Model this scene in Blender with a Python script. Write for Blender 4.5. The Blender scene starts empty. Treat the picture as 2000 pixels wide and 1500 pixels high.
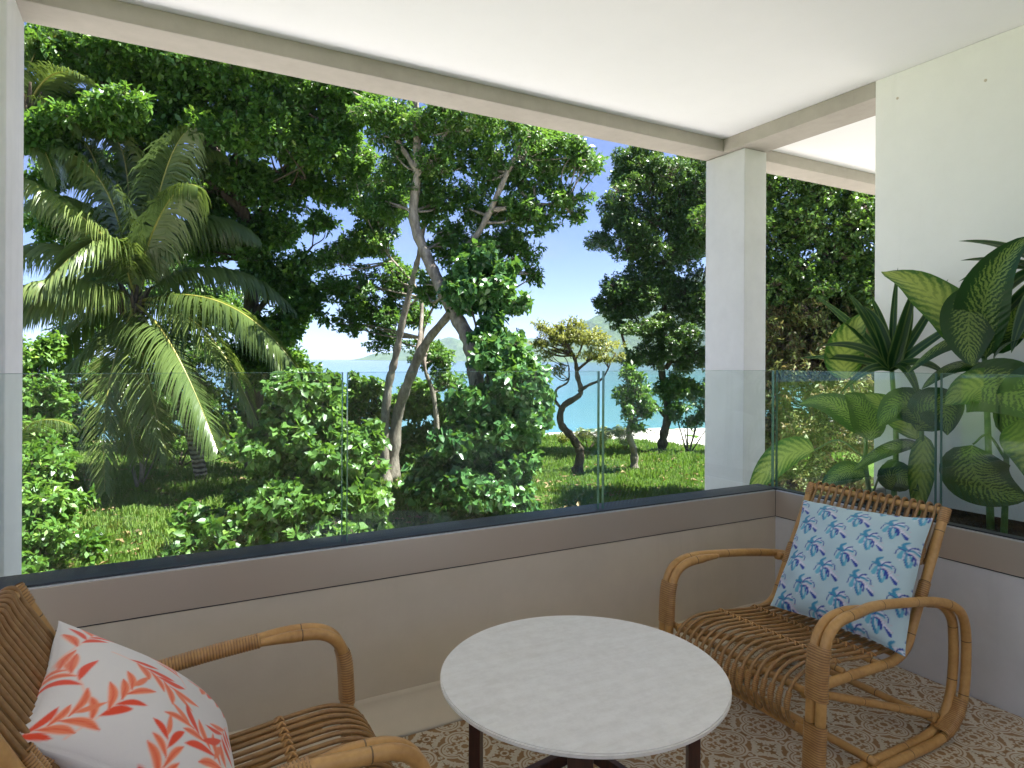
import bpy, bmesh, math, random
import numpy as np
from mathutils import Vector
random.seed(7)
RNG = np.random.default_rng(11)
scene = bpy.context.scene
col = scene.collection
R = math.radians

# ------------------------------------------------------------------ camera, sky, sun, exposure
YAW = math.atan2(710, 1290)
cam_data = bpy.data.cameras.new('camera')
cam = bpy.data.objects.new('camera', cam_data); col.objects.link(cam)
cam_data.sensor_width = 36; cam_data.lens = 36 * 1290 / 2000
cam_data.shift_y = -46.5 / 2000
cam_data.clip_start = 0.05; cam_data.clip_end = 60000
cam.location = (0, 0, 1.32)
cam.rotation_mode = 'XYZ'
from mathutils import Matrix
cam.matrix_world = Matrix.Translation((0, 0, 1.32)) @ Matrix.Rotation(-YAW, 4, 'Z') @ Matrix.Rotation(R(90), 4, 'X') @ Matrix.Rotation(R(0.28), 4, 'Z')
scene.camera = cam

SUN_EL = R(64)
SUN_H = Vector((0.82, -0.57, 0)).normalized()          # horizontal direction towards the sun
w = bpy.data.worlds.new('World'); scene.world = w; w.use_nodes = True
nt = w.node_tree; nt.nodes.clear()
out = nt.nodes.new('ShaderNodeOutputWorld'); bg = nt.nodes.new('ShaderNodeBackground')
sky = nt.nodes.new('ShaderNodeTexSky'); sky.sky_type = 'NISHITA'; sky.sun_disc = False
sky.sun_elevation = SUN_EL; sky.sun_rotation = math.atan2(SUN_H.x, SUN_H.y)
sky.air_density = .62; sky.dust_density = 0.05; sky.ozone_density = 1.8
bg.inputs['Strength'].default_value = 0.05
# thin fair-weather cloud, all round the sky
tc = nt.nodes.new('ShaderNodeTexCoord'); mp = nt.nodes.new('ShaderNodeMapping'); mp.inputs['Scale'].default_value = (1.6, 1.6, 5.0)
nz = nt.nodes.new('ShaderNodeTexNoise'); nz.inputs['Scale'].default_value = 2.2; nz.inputs['Detail'].default_value = 7; nz.inputs['Roughness'].default_value = .58
rp = nt.nodes.new('ShaderNodeValToRGB'); rp.color_ramp.elements[0].position = .53; rp.color_ramp.elements[1].position = .80
rp.color_ramp.elements[1].color = (.75, .75, .75, 1)
mx = nt.nodes.new('ShaderNodeMixRGB'); mx.inputs['Color2'].default_value = (3.0, 3.3, 4.0, 1)
nt.links.new(tc.outputs['Generated'], mp.inputs['Vector']); nt.links.new(mp.outputs['Vector'], nz.inputs['Vector'])
nt.links.new(nz.outputs['Fac'], rp.inputs['Fac']); nt.links.new(rp.outputs['Color'], mx.inputs['Fac'])
nt.links.new(sky.outputs['Color'], mx.inputs['Color1']); tint = nt.nodes.new('ShaderNodeMixRGB'); tint.blend_type = 'MULTIPLY'; tint.inputs['Fac'].default_value = 1; tint.inputs['Color2'].default_value = (.66, .68, .88, 1)
nt.links.new(mx.outputs['Color'], tint.inputs['Color1']); nt.links.new(tint.outputs['Color'], bg.inputs['Color'])
nt.links.new(bg.outputs['Background'], out.inputs['Surface'])

sl = bpy.data.lights.new('sun', 'SUN'); sl.energy = 5.0; sl.angle = R(0.55); sl.color = (1, .98, .95)
so = bpy.data.objects.new('sun', sl); col.objects.link(so); so.location = (20, -10, 30)
so.rotation_euler = Vector((-SUN_H.x * math.cos(SUN_EL), -SUN_H.y * math.cos(SUN_EL), -math.sin(SUN_EL))).to_track_quat('-Z', 'Y').to_euler()

scene.view_settings.view_transform = 'Standard'; scene.view_settings.look = 'None'
scene.view_settings.exposure = 2.35; scene.view_settings.gamma = 1
scene.render.engine = 'CYCLES'
cy = scene.cycles
cy.use_denoising = True; cy.max_bounces = 10; cy.diffuse_bounces = 7; cy.glossy_bounces = 4; cy.transmission_bounces = 6
cy.transparent_max_bounces = 24; cy.sample_clamp_indirect = 8; cy.caustics_reflective = False; cy.caustics_refractive = False

# ------------------------------------------------------------------ material helpers
class NT:
    def __init__(s, name):
        s.m = bpy.data.materials.new(name); s.m.use_nodes = True
        s.t = s.m.node_tree; s.t.nodes.clear()
        s.out = s.t.nodes.new('ShaderNodeOutputMaterial')
    def n(s, kind, **kw):
        nd = s.t.nodes.new('ShaderNode' + kind)
        for k, v in kw.items():
            if hasattr(nd, k): setattr(nd, k, v)
            else: nd.inputs[k.replace('_', ' ')].default_value = v
        return nd
    def l(s, a, b): s.t.links.new(a, b)
    def math(s, op, a, b=None, c=None):
        nd = s.t.nodes.new('ShaderNodeMath'); nd.operation = op
        for i, v in enumerate((a, b, c)):
            if v is None: continue
            if isinstance(v, (int, float)): nd.inputs[i].default_value = v
            else: s.l(v, nd.inputs[i])
        return nd.outputs[0]
    def ramp(s, fac, stops):
        nd = s.t.nodes.new('ShaderNodeValToRGB'); e = nd.color_ramp.elements
        while len(e) > len(stops): e.remove(e[-1])
        while len(e) < len(stops): e.new(0.5)
        for q, (p, c) in zip(e, stops): q.position = p; q.color = (*c, 1)
        s.l(fac, nd.inputs[0]); return nd.outputs[0]
    def mix(s, fac, a, b, mode='MIX'):
        nd = s.t.nodes.new('ShaderNodeMixRGB'); nd.blend_type = mode
        for k, v in zip(('Fac', 'Color1', 'Color2'), (fac, a, b)):
            if isinstance(v, (int, float)): nd.inputs[k].default_value = v
            elif isinstance(v, tuple): nd.inputs[k].default_value = (*v, 1)
            else: s.l(v, nd.inputs[k])
        return nd.outputs[0]
    def noise(s, vec, scale, detail=4, rough=.55):
        nd = s.n('TexNoise'); nd.inputs['Scale'].default_value = scale; nd.inputs['Detail'].default_value = detail; nd.inputs['Roughness'].default_value = rough
        if vec is not None: s.l(vec, nd.inputs['Vector'])
        return nd.outputs['Fac']
    def coord(s, which='Object', scale=None):
        o = s.n('TexCoord').outputs[which]
        if scale:
            mp = s.n('Mapping'); mp.inputs['Scale'].default_value = scale; s.l(o, mp.inputs['Vector']); o = mp.outputs['Vector']
        return o
    def world(s, scale=None):
        o = s.n('NewGeometry').outputs['Position']
        if scale:
            mp = s.n('Mapping'); mp.inputs['Scale'].default_value = scale; s.l(o, mp.inputs['Vector']); o = mp.outputs['Vector']
        return o
    def attr(s, name, out='Fac'):
        nd = s.n('Attribute'); nd.attribute_name = name; return nd.outputs[out]
    def bump(s, h, strength=.3, dist=.01):
        nd = s.n('Bump'); nd.inputs['Strength'].default_value = strength; nd.inputs['Distance'].default_value = dist; s.l(h, nd.inputs['Height']); return nd.outputs['Normal']
    def principled(s, color, rough=.6, metallic=0, spec=.5, normal=None, link=True):
        p = s.n('BsdfPrincipled')
        for k, v in (('Base Color', color), ('Roughness', rough), ('Metallic', metallic), ('Specular IOR Level', spec)):
            if isinstance(v, tuple): p.inputs[k].default_value = (*v, 1)
            elif isinstance(v, (int, float)): p.inputs[k].default_value = v
            else: s.l(v, p.inputs[k])
        if normal is not None: s.l(normal, p.inputs['Normal'])
        if link: s.l(p.outputs[0], s.out.inputs['Surface'])
        return p

M = {}
def plaster(name, a, b, rough=.85, scale=1.3, bump=.12, wear=.12):
    t = NT(name); v = t.world()
    f = t.math('ADD', t.math('MULTIPLY', t.noise(v, scale, 6, .65), .7), t.math('MULTIPLY', t.noise(v, scale * 9, 5, .6), .3))
    c = t.ramp(f, [(.35, a), (.65, b)])
    sk = t.ramp(t.noise(t.world((2.2, 2.2, .18)), 3.0, 5, .7), [(.56, (0, 0, 0)), (.78, (1, 1, 1))])
    c = t.mix(t.math('MULTIPLY', sk, wear), c, tuple(k_ * .55 for k_ in a))
    t.principled(c, rough, normal=t.bump(t.noise(v, 55, 5, .7), bump, .004), spec=.3); M[name] = t.m
plaster('ceiling_paint', (.86, .86, .87), (.89, .89, .90), .9, .6, .03, .03)
plaster('white_wall', (.79, .78, .76), (.84, .83, .81), .8, 1.1, .1)
plaster('beam_plaster', (.37, .335, .295), (.46, .42, .375), .8, 1.4, .15)
plaster('column_plaster', (.56, .55, .55), (.64, .63, .63), .8, 1.2, .15)
plaster('parapet_plaster', (.55, .475, .375), (.62, .54, .435), .8, 1.0, .12)
plaster('slab_concrete', (.34, .33, .31), (.42, .41, .39), .9, 1.0, .2)

t = NT('fascia_metal'); v = t.world((1, 1, 1))
br = t.noise(t.world((1.5, 1.5, 160)), 3, 3)
t.principled(t.ramp(t.noise(v, .8, 4), [(.3, (.55, .475, .39)), (.7, (.61, .53, .445))]), .38, .5, normal=t.bump(br, .03, .002)); M['fascia_metal'] = t.m
t = NT('aluminium_lip'); t.principled((.72, .72, .73), .35, .8); M['aluminium_lip'] = t.m
t = NT('rubber_gasket'); t.principled((.018, .022, .03), .45); M['rubber_gasket'] = t.m

# clear laminated glass: see-through body with a Fresnel mirror
t = NT('balustrade_glass')
ge = t.n('NewGeometry'); dp = t.n('VectorMath', operation='DOT_PRODUCT'); t.l(ge.outputs['Normal'], dp.inputs[0]); t.l(ge.outputs['Incoming'], dp.inputs[1])
cs = t.math('ABSOLUTE', dp.outputs['Value'])
fres = t.math('ADD', .04, t.math('MULTIPLY', .96, t.math('POWER', t.math('SUBTRACT', 1.0, cs), 5.0)))     # Schlick, same from both sides
tr = t.n('BsdfTransparent'); tr.inputs['Color'].default_value = (.93, .965, .945, 1)
gl = t.n('BsdfGlossy'); gl.inputs['Roughness'].default_value = 0.0; gl.inputs['Color'].default_value = (.95, 1, .97, 1)
ms = t.n('MixShader'); t.l(fres, ms.inputs[0]); t.l(tr.outputs[0], ms.inputs[1]); t.l(gl.outputs[0], ms.inputs[2]); t.l(ms.outputs[0], t.out.inputs['Surface'])
M['balustrade_glass'] = t.m
t = NT('glass_edge'); t.principled((.10, .20, .165), .12, 0, .7); M['glass_edge'] = t.m

# rattan
def rattan(name, a, b, dark, rough=.36, joints=True):
    t = NT(name); v = t.coord('Object')
    f = t.math('ADD', t.math('MULTIPLY', t.noise(v, 9, 4), .6), t.math('MULTIPLY', t.noise(v, 70, 4), .4))
    c = t.ramp(f, [(.25, dark), (.42, a), (.68, b)])
    u = t.attr('along')                               # metres along the pole: growth joints every 19 cm or so
    s_ = t.math('ABSOLUTE', t.math('SUBTRACT', t.math('FRACT', t.math('DIVIDE', t.math('ADD', u, .07), .19)), .5))
    ring = t.math('LESS_THAN', s_, .009)
    c = t.mix(t.math('MULTIPLY', ring, .8 if joints else 0.0), c, (.05, .028, .012))
    t.principled(c, rough, normal=t.bump(t.noise(v, 130, 3), .12, .002), spec=.45); M[name] = t.m
rattan('rattan_pole', (.42, .225, .072), (.55, .32, .115), (.30, .145, .042))
rattan('rattan_rod', (.25, .132, .046), (.37, .21, .080), (.15, .075, .026), .36, False)
t = NT('rattan_binding'); v = t.coord('Object')
gv = t.math('POWER', t.math('ABSOLUTE', t.math('SINE', t.math('MULTIPLY', t.attr('along'), math.pi))), .5)  # shade in the grooves between turns, painted into the colour
t.principled(t.mix(gv, (.10, .048, .016), t.ramp(t.noise(v, 40, 4), [(.3, (.36, .18, .06)), (.7, (.50, .28, .10))])), .38, spec=.5); M['rattan_binding'] = t.m

t = NT('table_stone'); v = t.coord('Object', (1, 1, 1))
vr = t.n('Mapping'); vr.inputs['Rotation'].default_value = (0, 0, R(28)); vr.inputs['Scale'].default_value = (2.0, 13, 2.0); t.l(v, vr.inputs['Vector'])
f = t.noise(vr.outputs[0], 2.2, 8, .68); f2 = t.noise(v, 24, 6, .75)
c = t.ramp(f, [(.30, (.68, .645, .595)), (.48, (.725, .695, .655)), (.62, (.76, .735, .70)), (.78, (.70, .665, .62))])
c = t.mix(.22, c, t.ramp(f2, [(.38, (.50, .47, .43)), (.58, (.78, .76, .73))]))
t.principled(c, t.math('ADD', t.math('MULTIPLY', f2, .15), .3), spec=.4, normal=t.bump(f2, .06, .002)); M['table_stone'] = t.m
t = NT('mahogany'); v = t.coord('Object', (30, 30, 2.5))
t.principled(t.ramp(t.noise(v, 2.5, 6, .6), [(.3, (.030, .010, .006)), (.7, (.085, .028, .015))]), .4); M['mahogany'] = t.m

# encaustic tile: cream scrollwork on ochre, drawn from rings and arcs in the tile's own folded coordinates
t = NT('encaustic_tile')
sp = t.n('SeparateXYZ'); t.l(t.coord('Object', (10, 10, 10)), sp.inputs[0])       # -1..1 over one tile
ax = t.math('ABSOLUTE', sp.outputs[0]); ay = t.math('ABSOLUTE', sp.outputs[1])
hi = t.math('MAXIMUM', ax, ay); lo = t.math('MINIMUM', ax, ay)
def ringd(cx_, cy_, r, wd, clip=None):
    dx = t.math('SUBTRACT', hi, cx_); dy = t.math('SUBTRACT', lo, cy_)
    d = t.math('SQRT', t.math('ADD', t.math('MULTIPLY', dx, dx), t.math('MULTIPLY', dy, dy)))
    v_ = t.math('SUBTRACT', t.math('ABSOLUTE', t.math('SUBTRACT', d, r)), wd)
    if clip:                                                   # keep only one side of a line a*dx+b*dy>c
        a_, b_, c_ = clip
        k = t.math('SUBTRACT', c_, t.math('ADD', t.math('MULTIPLY', dx, a_), t.math('MULTIPLY', dy, b_)))
        v_ = t.math('MAXIMUM', v_, k)
    return v_
arcs = [(.44, .0, .46, .040, (1, .9, .08)), (.44, .0, .345, .032, (1, .6, .10)),
        (.50, .12, .125, .036, (-.5, 1, -.07)), (.46, .20, .040, .040, None), (.27, .10, .085, .034, (-1, .4, -.03)), (.66, .05, .06, .036, (.2, 1, -.03)),
        (1.0, .62, .20, .036, (-1, -.35, .02)), (.90, .60, .045, .036, None), (1.0, .80, .30, .034, (-1, -.9, .14)), (.74, .74, .10, .034, (-.4, .6, -.04)), (.80, .70, .032, .034, None),
        (1.0, 1.0, .12, .036, None), (.93, .30, .10, .034, (-.6, 1, -.02)), (.985, .22, .036, .036, None)]
dm = None
for a_ in arcs:
    q = ringd(*a_); dm = q if dm is None else t.math('MINIMUM', dm, q)
for s_, w_ in ((.17, .034), (.30, .0)):
    if w_: dm = t.math('MINIMUM', dm, t.math('SUBTRACT', t.math('ABSOLUTE', t.math('SUBTRACT', t.math('ADD', hi, t.math('MULTIPLY', lo, .45)), s_)), w_))
wob = t.math('MULTIPLY', t.math('SUBTRACT', t.noise(t.coord('Object'), 60, 3), .5), .035)
fac = t.n('MapRange'); fac.inputs['From Min'].default_value = .012; fac.inputs['From Max'].default_value = -.012
t.l(t.math('ADD', dm, wob), fac.inputs['Value'])
wn = t.noise(t.world(), 9, 5)
ground_c = t.ramp(wn, [(.3, (.235, .122, .042)), (.7, (.31, .175, .07))]); cream = t.ramp(wn, [(.3, (.50, .44, .35)), (.7, (.60, .54, .45))])
t.principled(t.mix(fac.outputs[0], ground_c, cream), .42, spec=.4, normal=t.bump(wn, .05, .002)); M['encaustic_tile'] = t.m
t = NT('grout'); t.principled((.26, .20, .14), .9); M['grout'] = t.m

def foliage(name, stops, trans=.38, rough=.38, tcol=(.22, .42, .03), spec=.5):
    t = NT(name); u = t.attr('rnd')
    v = t.math('ADD', t.math('MULTIPLY', u, .75), t.math('MULTIPLY', t.noise(t.world(), .55, 3), .25))
    c = t.ramp(v, stops)
    p = t.principled(c, rough, spec=spec, link=False)
    tl = t.n('BsdfTranslucent'); t.l(t.mix(.55, c, tcol), tl.inputs['Color'])
    ms = t.n('MixShader'); ms.inputs[0].default_value = trans
    t.l(p.outputs[0], ms.inputs[1]); t.l(tl.outputs[0], ms.inputs[2]); t.l(ms.outputs[0], t.out.inputs['Surface']); M[name] = t.m
foliage('leaf_almond', [(.1, (0.028, 0.077, 0.019)), (.5, (0.064, 0.153, 0.027)), (.78, (0.121, 0.238, 0.034)), (.95, (0.242, 0.322, 0.046))])
foliage('leaf_takamaka', [(.1, (0.032, 0.085, 0.021)), (.5, (0.072, 0.162, 0.034)), (.8, (0.121, 0.223, 0.042)), (.96, (0.209, 0.276, 0.046))])
foliage('leaf_dense', [(.1, (0.028, 0.065, 0.021)), (.5, (0.057, 0.119, 0.031)), (.8, (0.100, 0.169, 0.040)), (.95, (0.193, 0.230, 0.054))], .22, .33)
foliage('leaf_heart', [(.1, (0.037, 0.092, 0.021)), (.5, (0.076, 0.167, 0.033)), (.8, (0.126, 0.236, 0.042)), (.95, (0.214, 0.311, 0.053))], .36, .40)
foliage('leaf_vine', [(.1, (0.025, 0.078, 0.024)), (.5, (0.058, 0.150, 0.041)), (.8, (0.102, 0.216, 0.055)), (.95, (0.174, 0.286, 0.069))], .26, .30)
foliage('leaf_olive', [(.1, (.11, .14, .03)), (.5, (.20, .235, .045)), (.8, (.29, .30, .06)), (.95, (.36, .33, .08))], .35, .45, (.35, .38, .04))
foliage('leaf_shrub', [(.1, (0.041, 0.100, 0.021)), (.5, (0.089, 0.192, 0.034)), (.8, (0.161, 0.276, 0.046)), (.95, (0.290, 0.384, 0.068))], .32)
foliage('leaf_dry', [(.1, (0.112, 0.077, 0.035)), (.35, (0.149, 0.118, 0.041)), (.55, (0.093, 0.147, 0.035)), (.95, (0.211, 0.248, 0.065))], .25, .6, (.3, .25, .06))
foliage('leaf_palm', [(.1, (.06, .095, .03)), (.5, (.11, .16, .045)), (.8, (.18, .22, .065)), (.95, (.28, .27, .10))], .30, .27, (.28, .40, .05))
foliage('grass_blade', [(.05, (.06, .10, .02)), (.35, (.085, .155, .022)), (.65, (.13, .21, .03)), (.95, (.25, .27, .07))], .35, .5, (.25, .45, .04))
foliage('leaf_fig', [(.1, (0.037, 0.077, 0.024)), (.5, (0.074, 0.147, 0.031)), (.8, (0.124, 0.212, 0.041)), (.95, (0.211, 0.260, 0.059))], .3, .32)
t = NT('palm_rachis'); t.principled(t.ramp(t.noise(t.world(), 3, 3), [(.3, (.20, .20, .035)), (.7, (.34, .30, .07))]), .4); M['palm_rachis'] = t.m

def bark(name, a, b, c, sc=(1, 1, .35)):
    t = NT(name); v = t.world(sc)
    f = t.noise(v, 7, 8, .7)
    t.principled(t.ramp(f, [(.3, a), (.5, b), (.7, c)]), .9, spec=.2, normal=t.bump(t.noise(v, 18, 7, .75), .8, .05)); M[name] = t.m
bark('bark_grey', (.10, .085, .065), (.24, .205, .165), (.40, .36, .30))
bark('bark_dark', (.035, .026, .018), (.085, .065, .046), (.16, .13, .10))
foliage('leaf_fallen', [(.1, (.10, .06, .025)), (.5, (.22, .14, .06)), (.95, (.36, .27, .13))], .15, .7, (.3, .2, .05))
t = NT('bark_palm'); z = t.n('SeparateXYZ'); t.l(t.world(), z.inputs[0])
sn = t.math('SINE', t.math('ADD', t.math('MULTIPLY', z.outputs[2], 52), t.math('MULTIPLY', t.noise(t.world(), 4, 4), 5)))
t.principled(t.ramp(t.math('ADD', t.math('MULTIPLY', sn, .3), t.noise(t.world(), 12, 5)), [(.25, (.07, .055, .045)), (.5, (.24, .21, .175)), (.8, (.36, .32, .27))]), .9, normal=t.bump(sn, .6, .03)); M['bark_palm'] = t.m

t = NT('meadow_ground'); v = t.world()
f = t.math('ADD', t.math('MULTIPLY', t.noise(v, .35, 6, .6), .6), t.math('MULTIPLY', t.noise(v, 6, 6, .7), .4))
t.principled(t.ramp(f, [(.3, (.045, .08, .016)), (.5, (.08, .14, .024)), (.60, (.11, .155, .035)), (.70, (.20, .165, .085))]), .95, spec=.1, normal=t.bump(t.noise(v, 14, 8, .8), .8, .12)); M['meadow_ground'] = t.m
t = NT('sand'); v = t.world()
t.principled(t.ramp(t.noise(v, 1.1, 7, .65), [(.3, (.46, .42, .37)), (.6, (.60, .56, .51))]), .95, spec=.1, normal=t.bump(t.noise(v, 7, 7, .7), .6, .08)); M['sand'] = t.m
t = NT('soil'); v = t.world()
t.principled(t.ramp(t.noise(v, 30, 6, .7), [(.3, (.012, .009, .007)), (.7, (.045, .032, .022))]), 1, spec=.1, normal=t.bump(t.noise(v, 40, 6), .9, .03)); M['soil'] = t.m

t = NT('sea_water'); pos = t.world()
dt = t.n('VectorMath', operation='DOT_PRODUCT'); t.l(pos, dt.inputs[0]); dt.inputs[1].default_value = (math.sin(YAW), math.cos(YAW), 0)
dd = t.math('ADD', dt.outputs['Value'], t.math('MULTIPLY', t.math('SUBTRACT', t.noise(pos, .012, 4), .5), 50))
lg = t.math('DIVIDE', t.math('LOGARITHM', t.math('MAXIMUM', dd, 10), 10.0), 4.0)          # 10 m .. 10 km
c = t.ramp(lg, [(.395, (.055, .150, .142)), (.46, (.016, .105, .112)), (.55, (.010, .072, .098)), (.66, (.007, .046, .085)), (.8, (.005, .034, .07))])
reef = t.ramp(t.noise(t.world((.01, .05, 1)), 1.0, 5, .6), [(.52, (0, 0, 0)), (.62, (1, 1, 1))])
c = t.mix(t.math('MULTIPLY', reef, .45), c, (.015, .14, .20))
wv = t.noise(t.world((.55, .9, 1)), 1.6, 6, .6)
t.principled(c, .14, spec=.5, normal=t.bump(wv, .35, .12)); M['sea_water'] = t.m
t = NT('hill_forest'); v = t.world()
t.principled(t.ramp(t.noise(v, .02, 8, .7), [(.3, (.025, .05, .018)), (.6, (.06, .095, .03)), (.8, (.15, .14, .10))]), 1, spec=.05, normal=t.bump(t.noise(v, .035, 7), 1, 14)); M['hill_forest'] = t.m

# variegated indoor-plant leaves: 'leaf_uv' runs 0..1 along the rib and -1..1 across
def variegated(name, dark, light, mode):
    t = NT(name); sp = t.n('SeparateXYZ'); t.l(t.attr('leaf_uv', 'Vector'), sp.inputs[0])
    u, vv = sp.outputs[0], sp.outputs[1]; av = t.math('ABSOLUTE', vv)
    n1 = t.noise(t.coord('Object'), 38, 4, .6); n2 = t.noise(t.coord('Object'), 110, 4, .65)
    if mode == 'blotch':
        ph = t.math('ADD', t.math('SUBTRACT', t.math('MULTIPLY', u, 110), t.math('MULTIPLY', av, 30)), t.math('MULTIPLY', n1, 14))
        st = t.math('MULTIPLY', t.math('ADD', t.math('SINE', ph), 1), .5)
        edge = t.math('SUBTRACT', 1.0, t.math('POWER', av, 3.0))
        n3 = t.noise(t.coord('Object'), 260, 3, .6)
        val = t.math('MULTIPLY', t.math('ADD', t.math('ADD', t.math('MULTIPLY', st, .26), t.math('MULTIPLY', n2, .55)), t.math('MULTIPLY', n3, .40)), edge)
        f = t.ramp(val, [(.50, (0, 0, 0)), (.66, (.9, .9, .9))])
    elif mode == 'pale':
        ph = t.math('ADD', t.math('SUBTRACT', t.math('MULTIPLY', u, 64), t.math('MULTIPLY', av, 16)), t.math('MULTIPLY', n1, 8))
        st = t.math('MULTIPLY', t.math('ADD', t.math('SINE', ph), 1), .5)
        val = t.math('ADD', t.math('MULTIPLY', t.math('SUBTRACT', 1.0, t.math('POWER', av, 2.2)), .55), t.math('MULTIPLY', t.math('MULTIPLY', st, n2), .6))
        f = t.ramp(val, [(.28, (0, 0, 0)), (.75, (1, 1, 1))])
    else:
        f = t.ramp(t.math('ADD', av, t.math('MULTIPLY', n1, .12)), [(.16, (.55, .55, .55)), (.24, (0, 0, 0)), (.80, (0, 0, 0)), (.9, (.8, .8, .8))])
    c = t.mix(f, dark, light)
    rib = t.math('LESS_THAN', av, .035)
    c = t.mix(t.math('MULTIPLY', rib, .6), c, light)
    p = t.principled(c, .3, spec=.5, link=False, normal=t.bump(t.math('SINE', t.math('SUBTRACT', t.math('MULTIPLY', u, 82), t.math('MULTIPLY', av, 20))), .12, .004))
    tl = t.n('BsdfTranslucent'); t.l(c, tl.inputs['Color']); ms = t.n('MixShader'); ms.inputs[0].default_value = .42
    t.l(p.outputs[0], ms.inputs[1]); t.l(tl.outputs[0], ms.inputs[2]); t.l(ms.outputs[0], t.out.inputs['Surface']); M[name] = t.m
variegated('dieffenbachia_dark', (.014, .065, .009), (.22, .33, .065), 'blotch')
variegated('dieffenbachia_pale', (.045, .135, .012), (.36, .45, .09), 'pale')
variegated('strap_leaf', (.016, .060, .014), (.12, .19, .045), 'stripe')
t = NT('plant_stem'); t.principled(t.ramp(t.noise(t.world(), 25, 3), [(.3, (.06, .13, .03)), (.7, (.13, .22, .06))]), .4); M['plant_stem'] = t.m

def printed(name, rough=.85):
    t = NT(name); wv = t.noise(t.coord('Object', (1, 1, 1)), 420, 2)
    fold = t.noise(t.coord('Object'), 11, 3)
    nd = t.n('Bump'); nd.inputs['Strength'].default_value = .25; nd.inputs['Distance'].default_value = .012; t.l(fold, nd.inputs['Height'])
    nd2 = t.n('Bump'); nd2.inputs['Strength'].default_value = .25; nd2.inputs['Distance'].default_value = .001; t.l(wv, nd2.inputs['Height']); t.l(nd.outputs[0], nd2.inputs['Normal'])
    p = t.principled(t.attr('print', 'Color'), rough, spec=.15, normal=nd2.outputs[0])
    p.inputs['Sheen Weight'].default_value = .25; M[name] = t.m
printed('printed_cotton')

# ------------------------------------------------------------------ geometry helpers
def tag(o, label=None, cat=None, group=None, kind=None):
    if label: o['label'] = label
    if cat: o['category'] = cat
    if group: o['group'] = group
    if kind: o['kind'] = kind
    return o
def empty(name, loc, rz=0):
    o = bpy.data.objects.new(name, None); o.empty_display_size = .1; o.location = loc; o.rotation_euler = (0, 0, rz); col.objects.link(o); return o
def link(name, me, parent=None):
    o = bpy.data.objects.new(name, me); col.objects.link(o)
    if parent: o.parent = parent
    return o
def mesh(name, V, F, mats, smooth=False, attrs=None, fmat=None):
    me = bpy.data.meshes.new(name)
    V = np.asarray(V, dtype=np.float32).reshape(-1, 3)
    if isinstance(F, np.ndarray):
        n, k = F.shape
        me.vertices.add(len(V)); me.vertices.foreach_set('co', V.ravel())
        me.loops.add(n * k); me.loops.foreach_set('vertex_index', F.astype(np.int32).ravel())
        me.polygons.add(n); me.polygons.foreach_set('loop_start', np.arange(0, n * k, k, dtype=np.int32)); me.polygons.foreach_set('loop_total', np.full(n, k, dtype=np.int32))
    else:
        me.from_pydata([tuple(map(float, q)) for q in V], [], F)
    for a in (attrs or {}):
        d = np.asarray(attrs[a], dtype=np.float32)
        if d.ndim == 1: me.attributes.new(a, 'FLOAT', 'POINT').data.foreach_set('value', d)
        elif d.shape[1] == 3: me.attributes.new(a, 'FLOAT_VECTOR', 'POINT').data.foreach_set('vector', d.ravel())
        else: me.attributes.new(a, 'FLOAT_COLOR', 'POINT').data.foreach_set('color', d.ravel())
    for m_ in (mats if isinstance(mats, (list, tuple)) else [mats]): me.materials.append(M[m_])
    if fmat is not None: me.polygons.foreach_set('material_index', np.asarray(fmat, dtype=np.int32))
    me.update(calc_edges=True); me.validate()
    me.polygons.foreach_set('use_smooth', np.full(len(me.polygons), smooth, dtype=bool))
    return me
def box_bm(bm, x0, x1, y0, y1, z0, z1, bevel=0, seg=2):
    r = bmesh.ops.create_cube(bm, size=1)
    bmesh.ops.scale(bm, vec=(x1 - x0, y1 - y0, z1 - z0), verts=r['verts'])
    bmesh.ops.translate(bm, vec=((x0 + x1) / 2, (y0 + y1) / 2, (z0 + z1) / 2), verts=r['verts'])
    if bevel:
        es = list({e for v_ in r['verts'] for e in v_.link_edges})
        bmesh.ops.bevel(bm, geom=es, offset=bevel, segments=seg, profile=.5, affect='EDGES')
def box(name, x0, x1, y0, y1, z0, z1, mat, parent=None, bevel=0):
    bm = bmesh.new(); box_bm(bm, x0, x1, y0, y1, z0, z1, bevel)
    me = bpy.data.meshes.new(name); bm.to_mesh(me); bm.free(); me.materials.append(M[mat])
    return link(name, me, parent)
def catmull(P, n=8, closed=False):
    P = np.asarray(P, float)
    if len(P) < 3:
        return np.array([P[0] + (P[1] - P[0]) * t_ for t_ in np.linspace(0, 1, n + 1)])
    Q = np.vstack([2 * P[0] - P[1], P, 2 * P[-1] - P[-2]]); o = []
    for i in range(1, len(Q) - 2):
        p0, p1, p2, p3 = Q[i - 1:i + 3]
        for t_ in np.linspace(0, 1, n, endpoint=False):
            o.append(.5 * ((2 * p1) + (-p0 + p2) * t_ + (2 * p0 - 5 * p1 + 4 * p2 - p3) * t_ ** 2 + (-p0 + 3 * p1 - 3 * p2 + p3) * t_ ** 3))
    o.append(P[-1]); return np.array(o)
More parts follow.
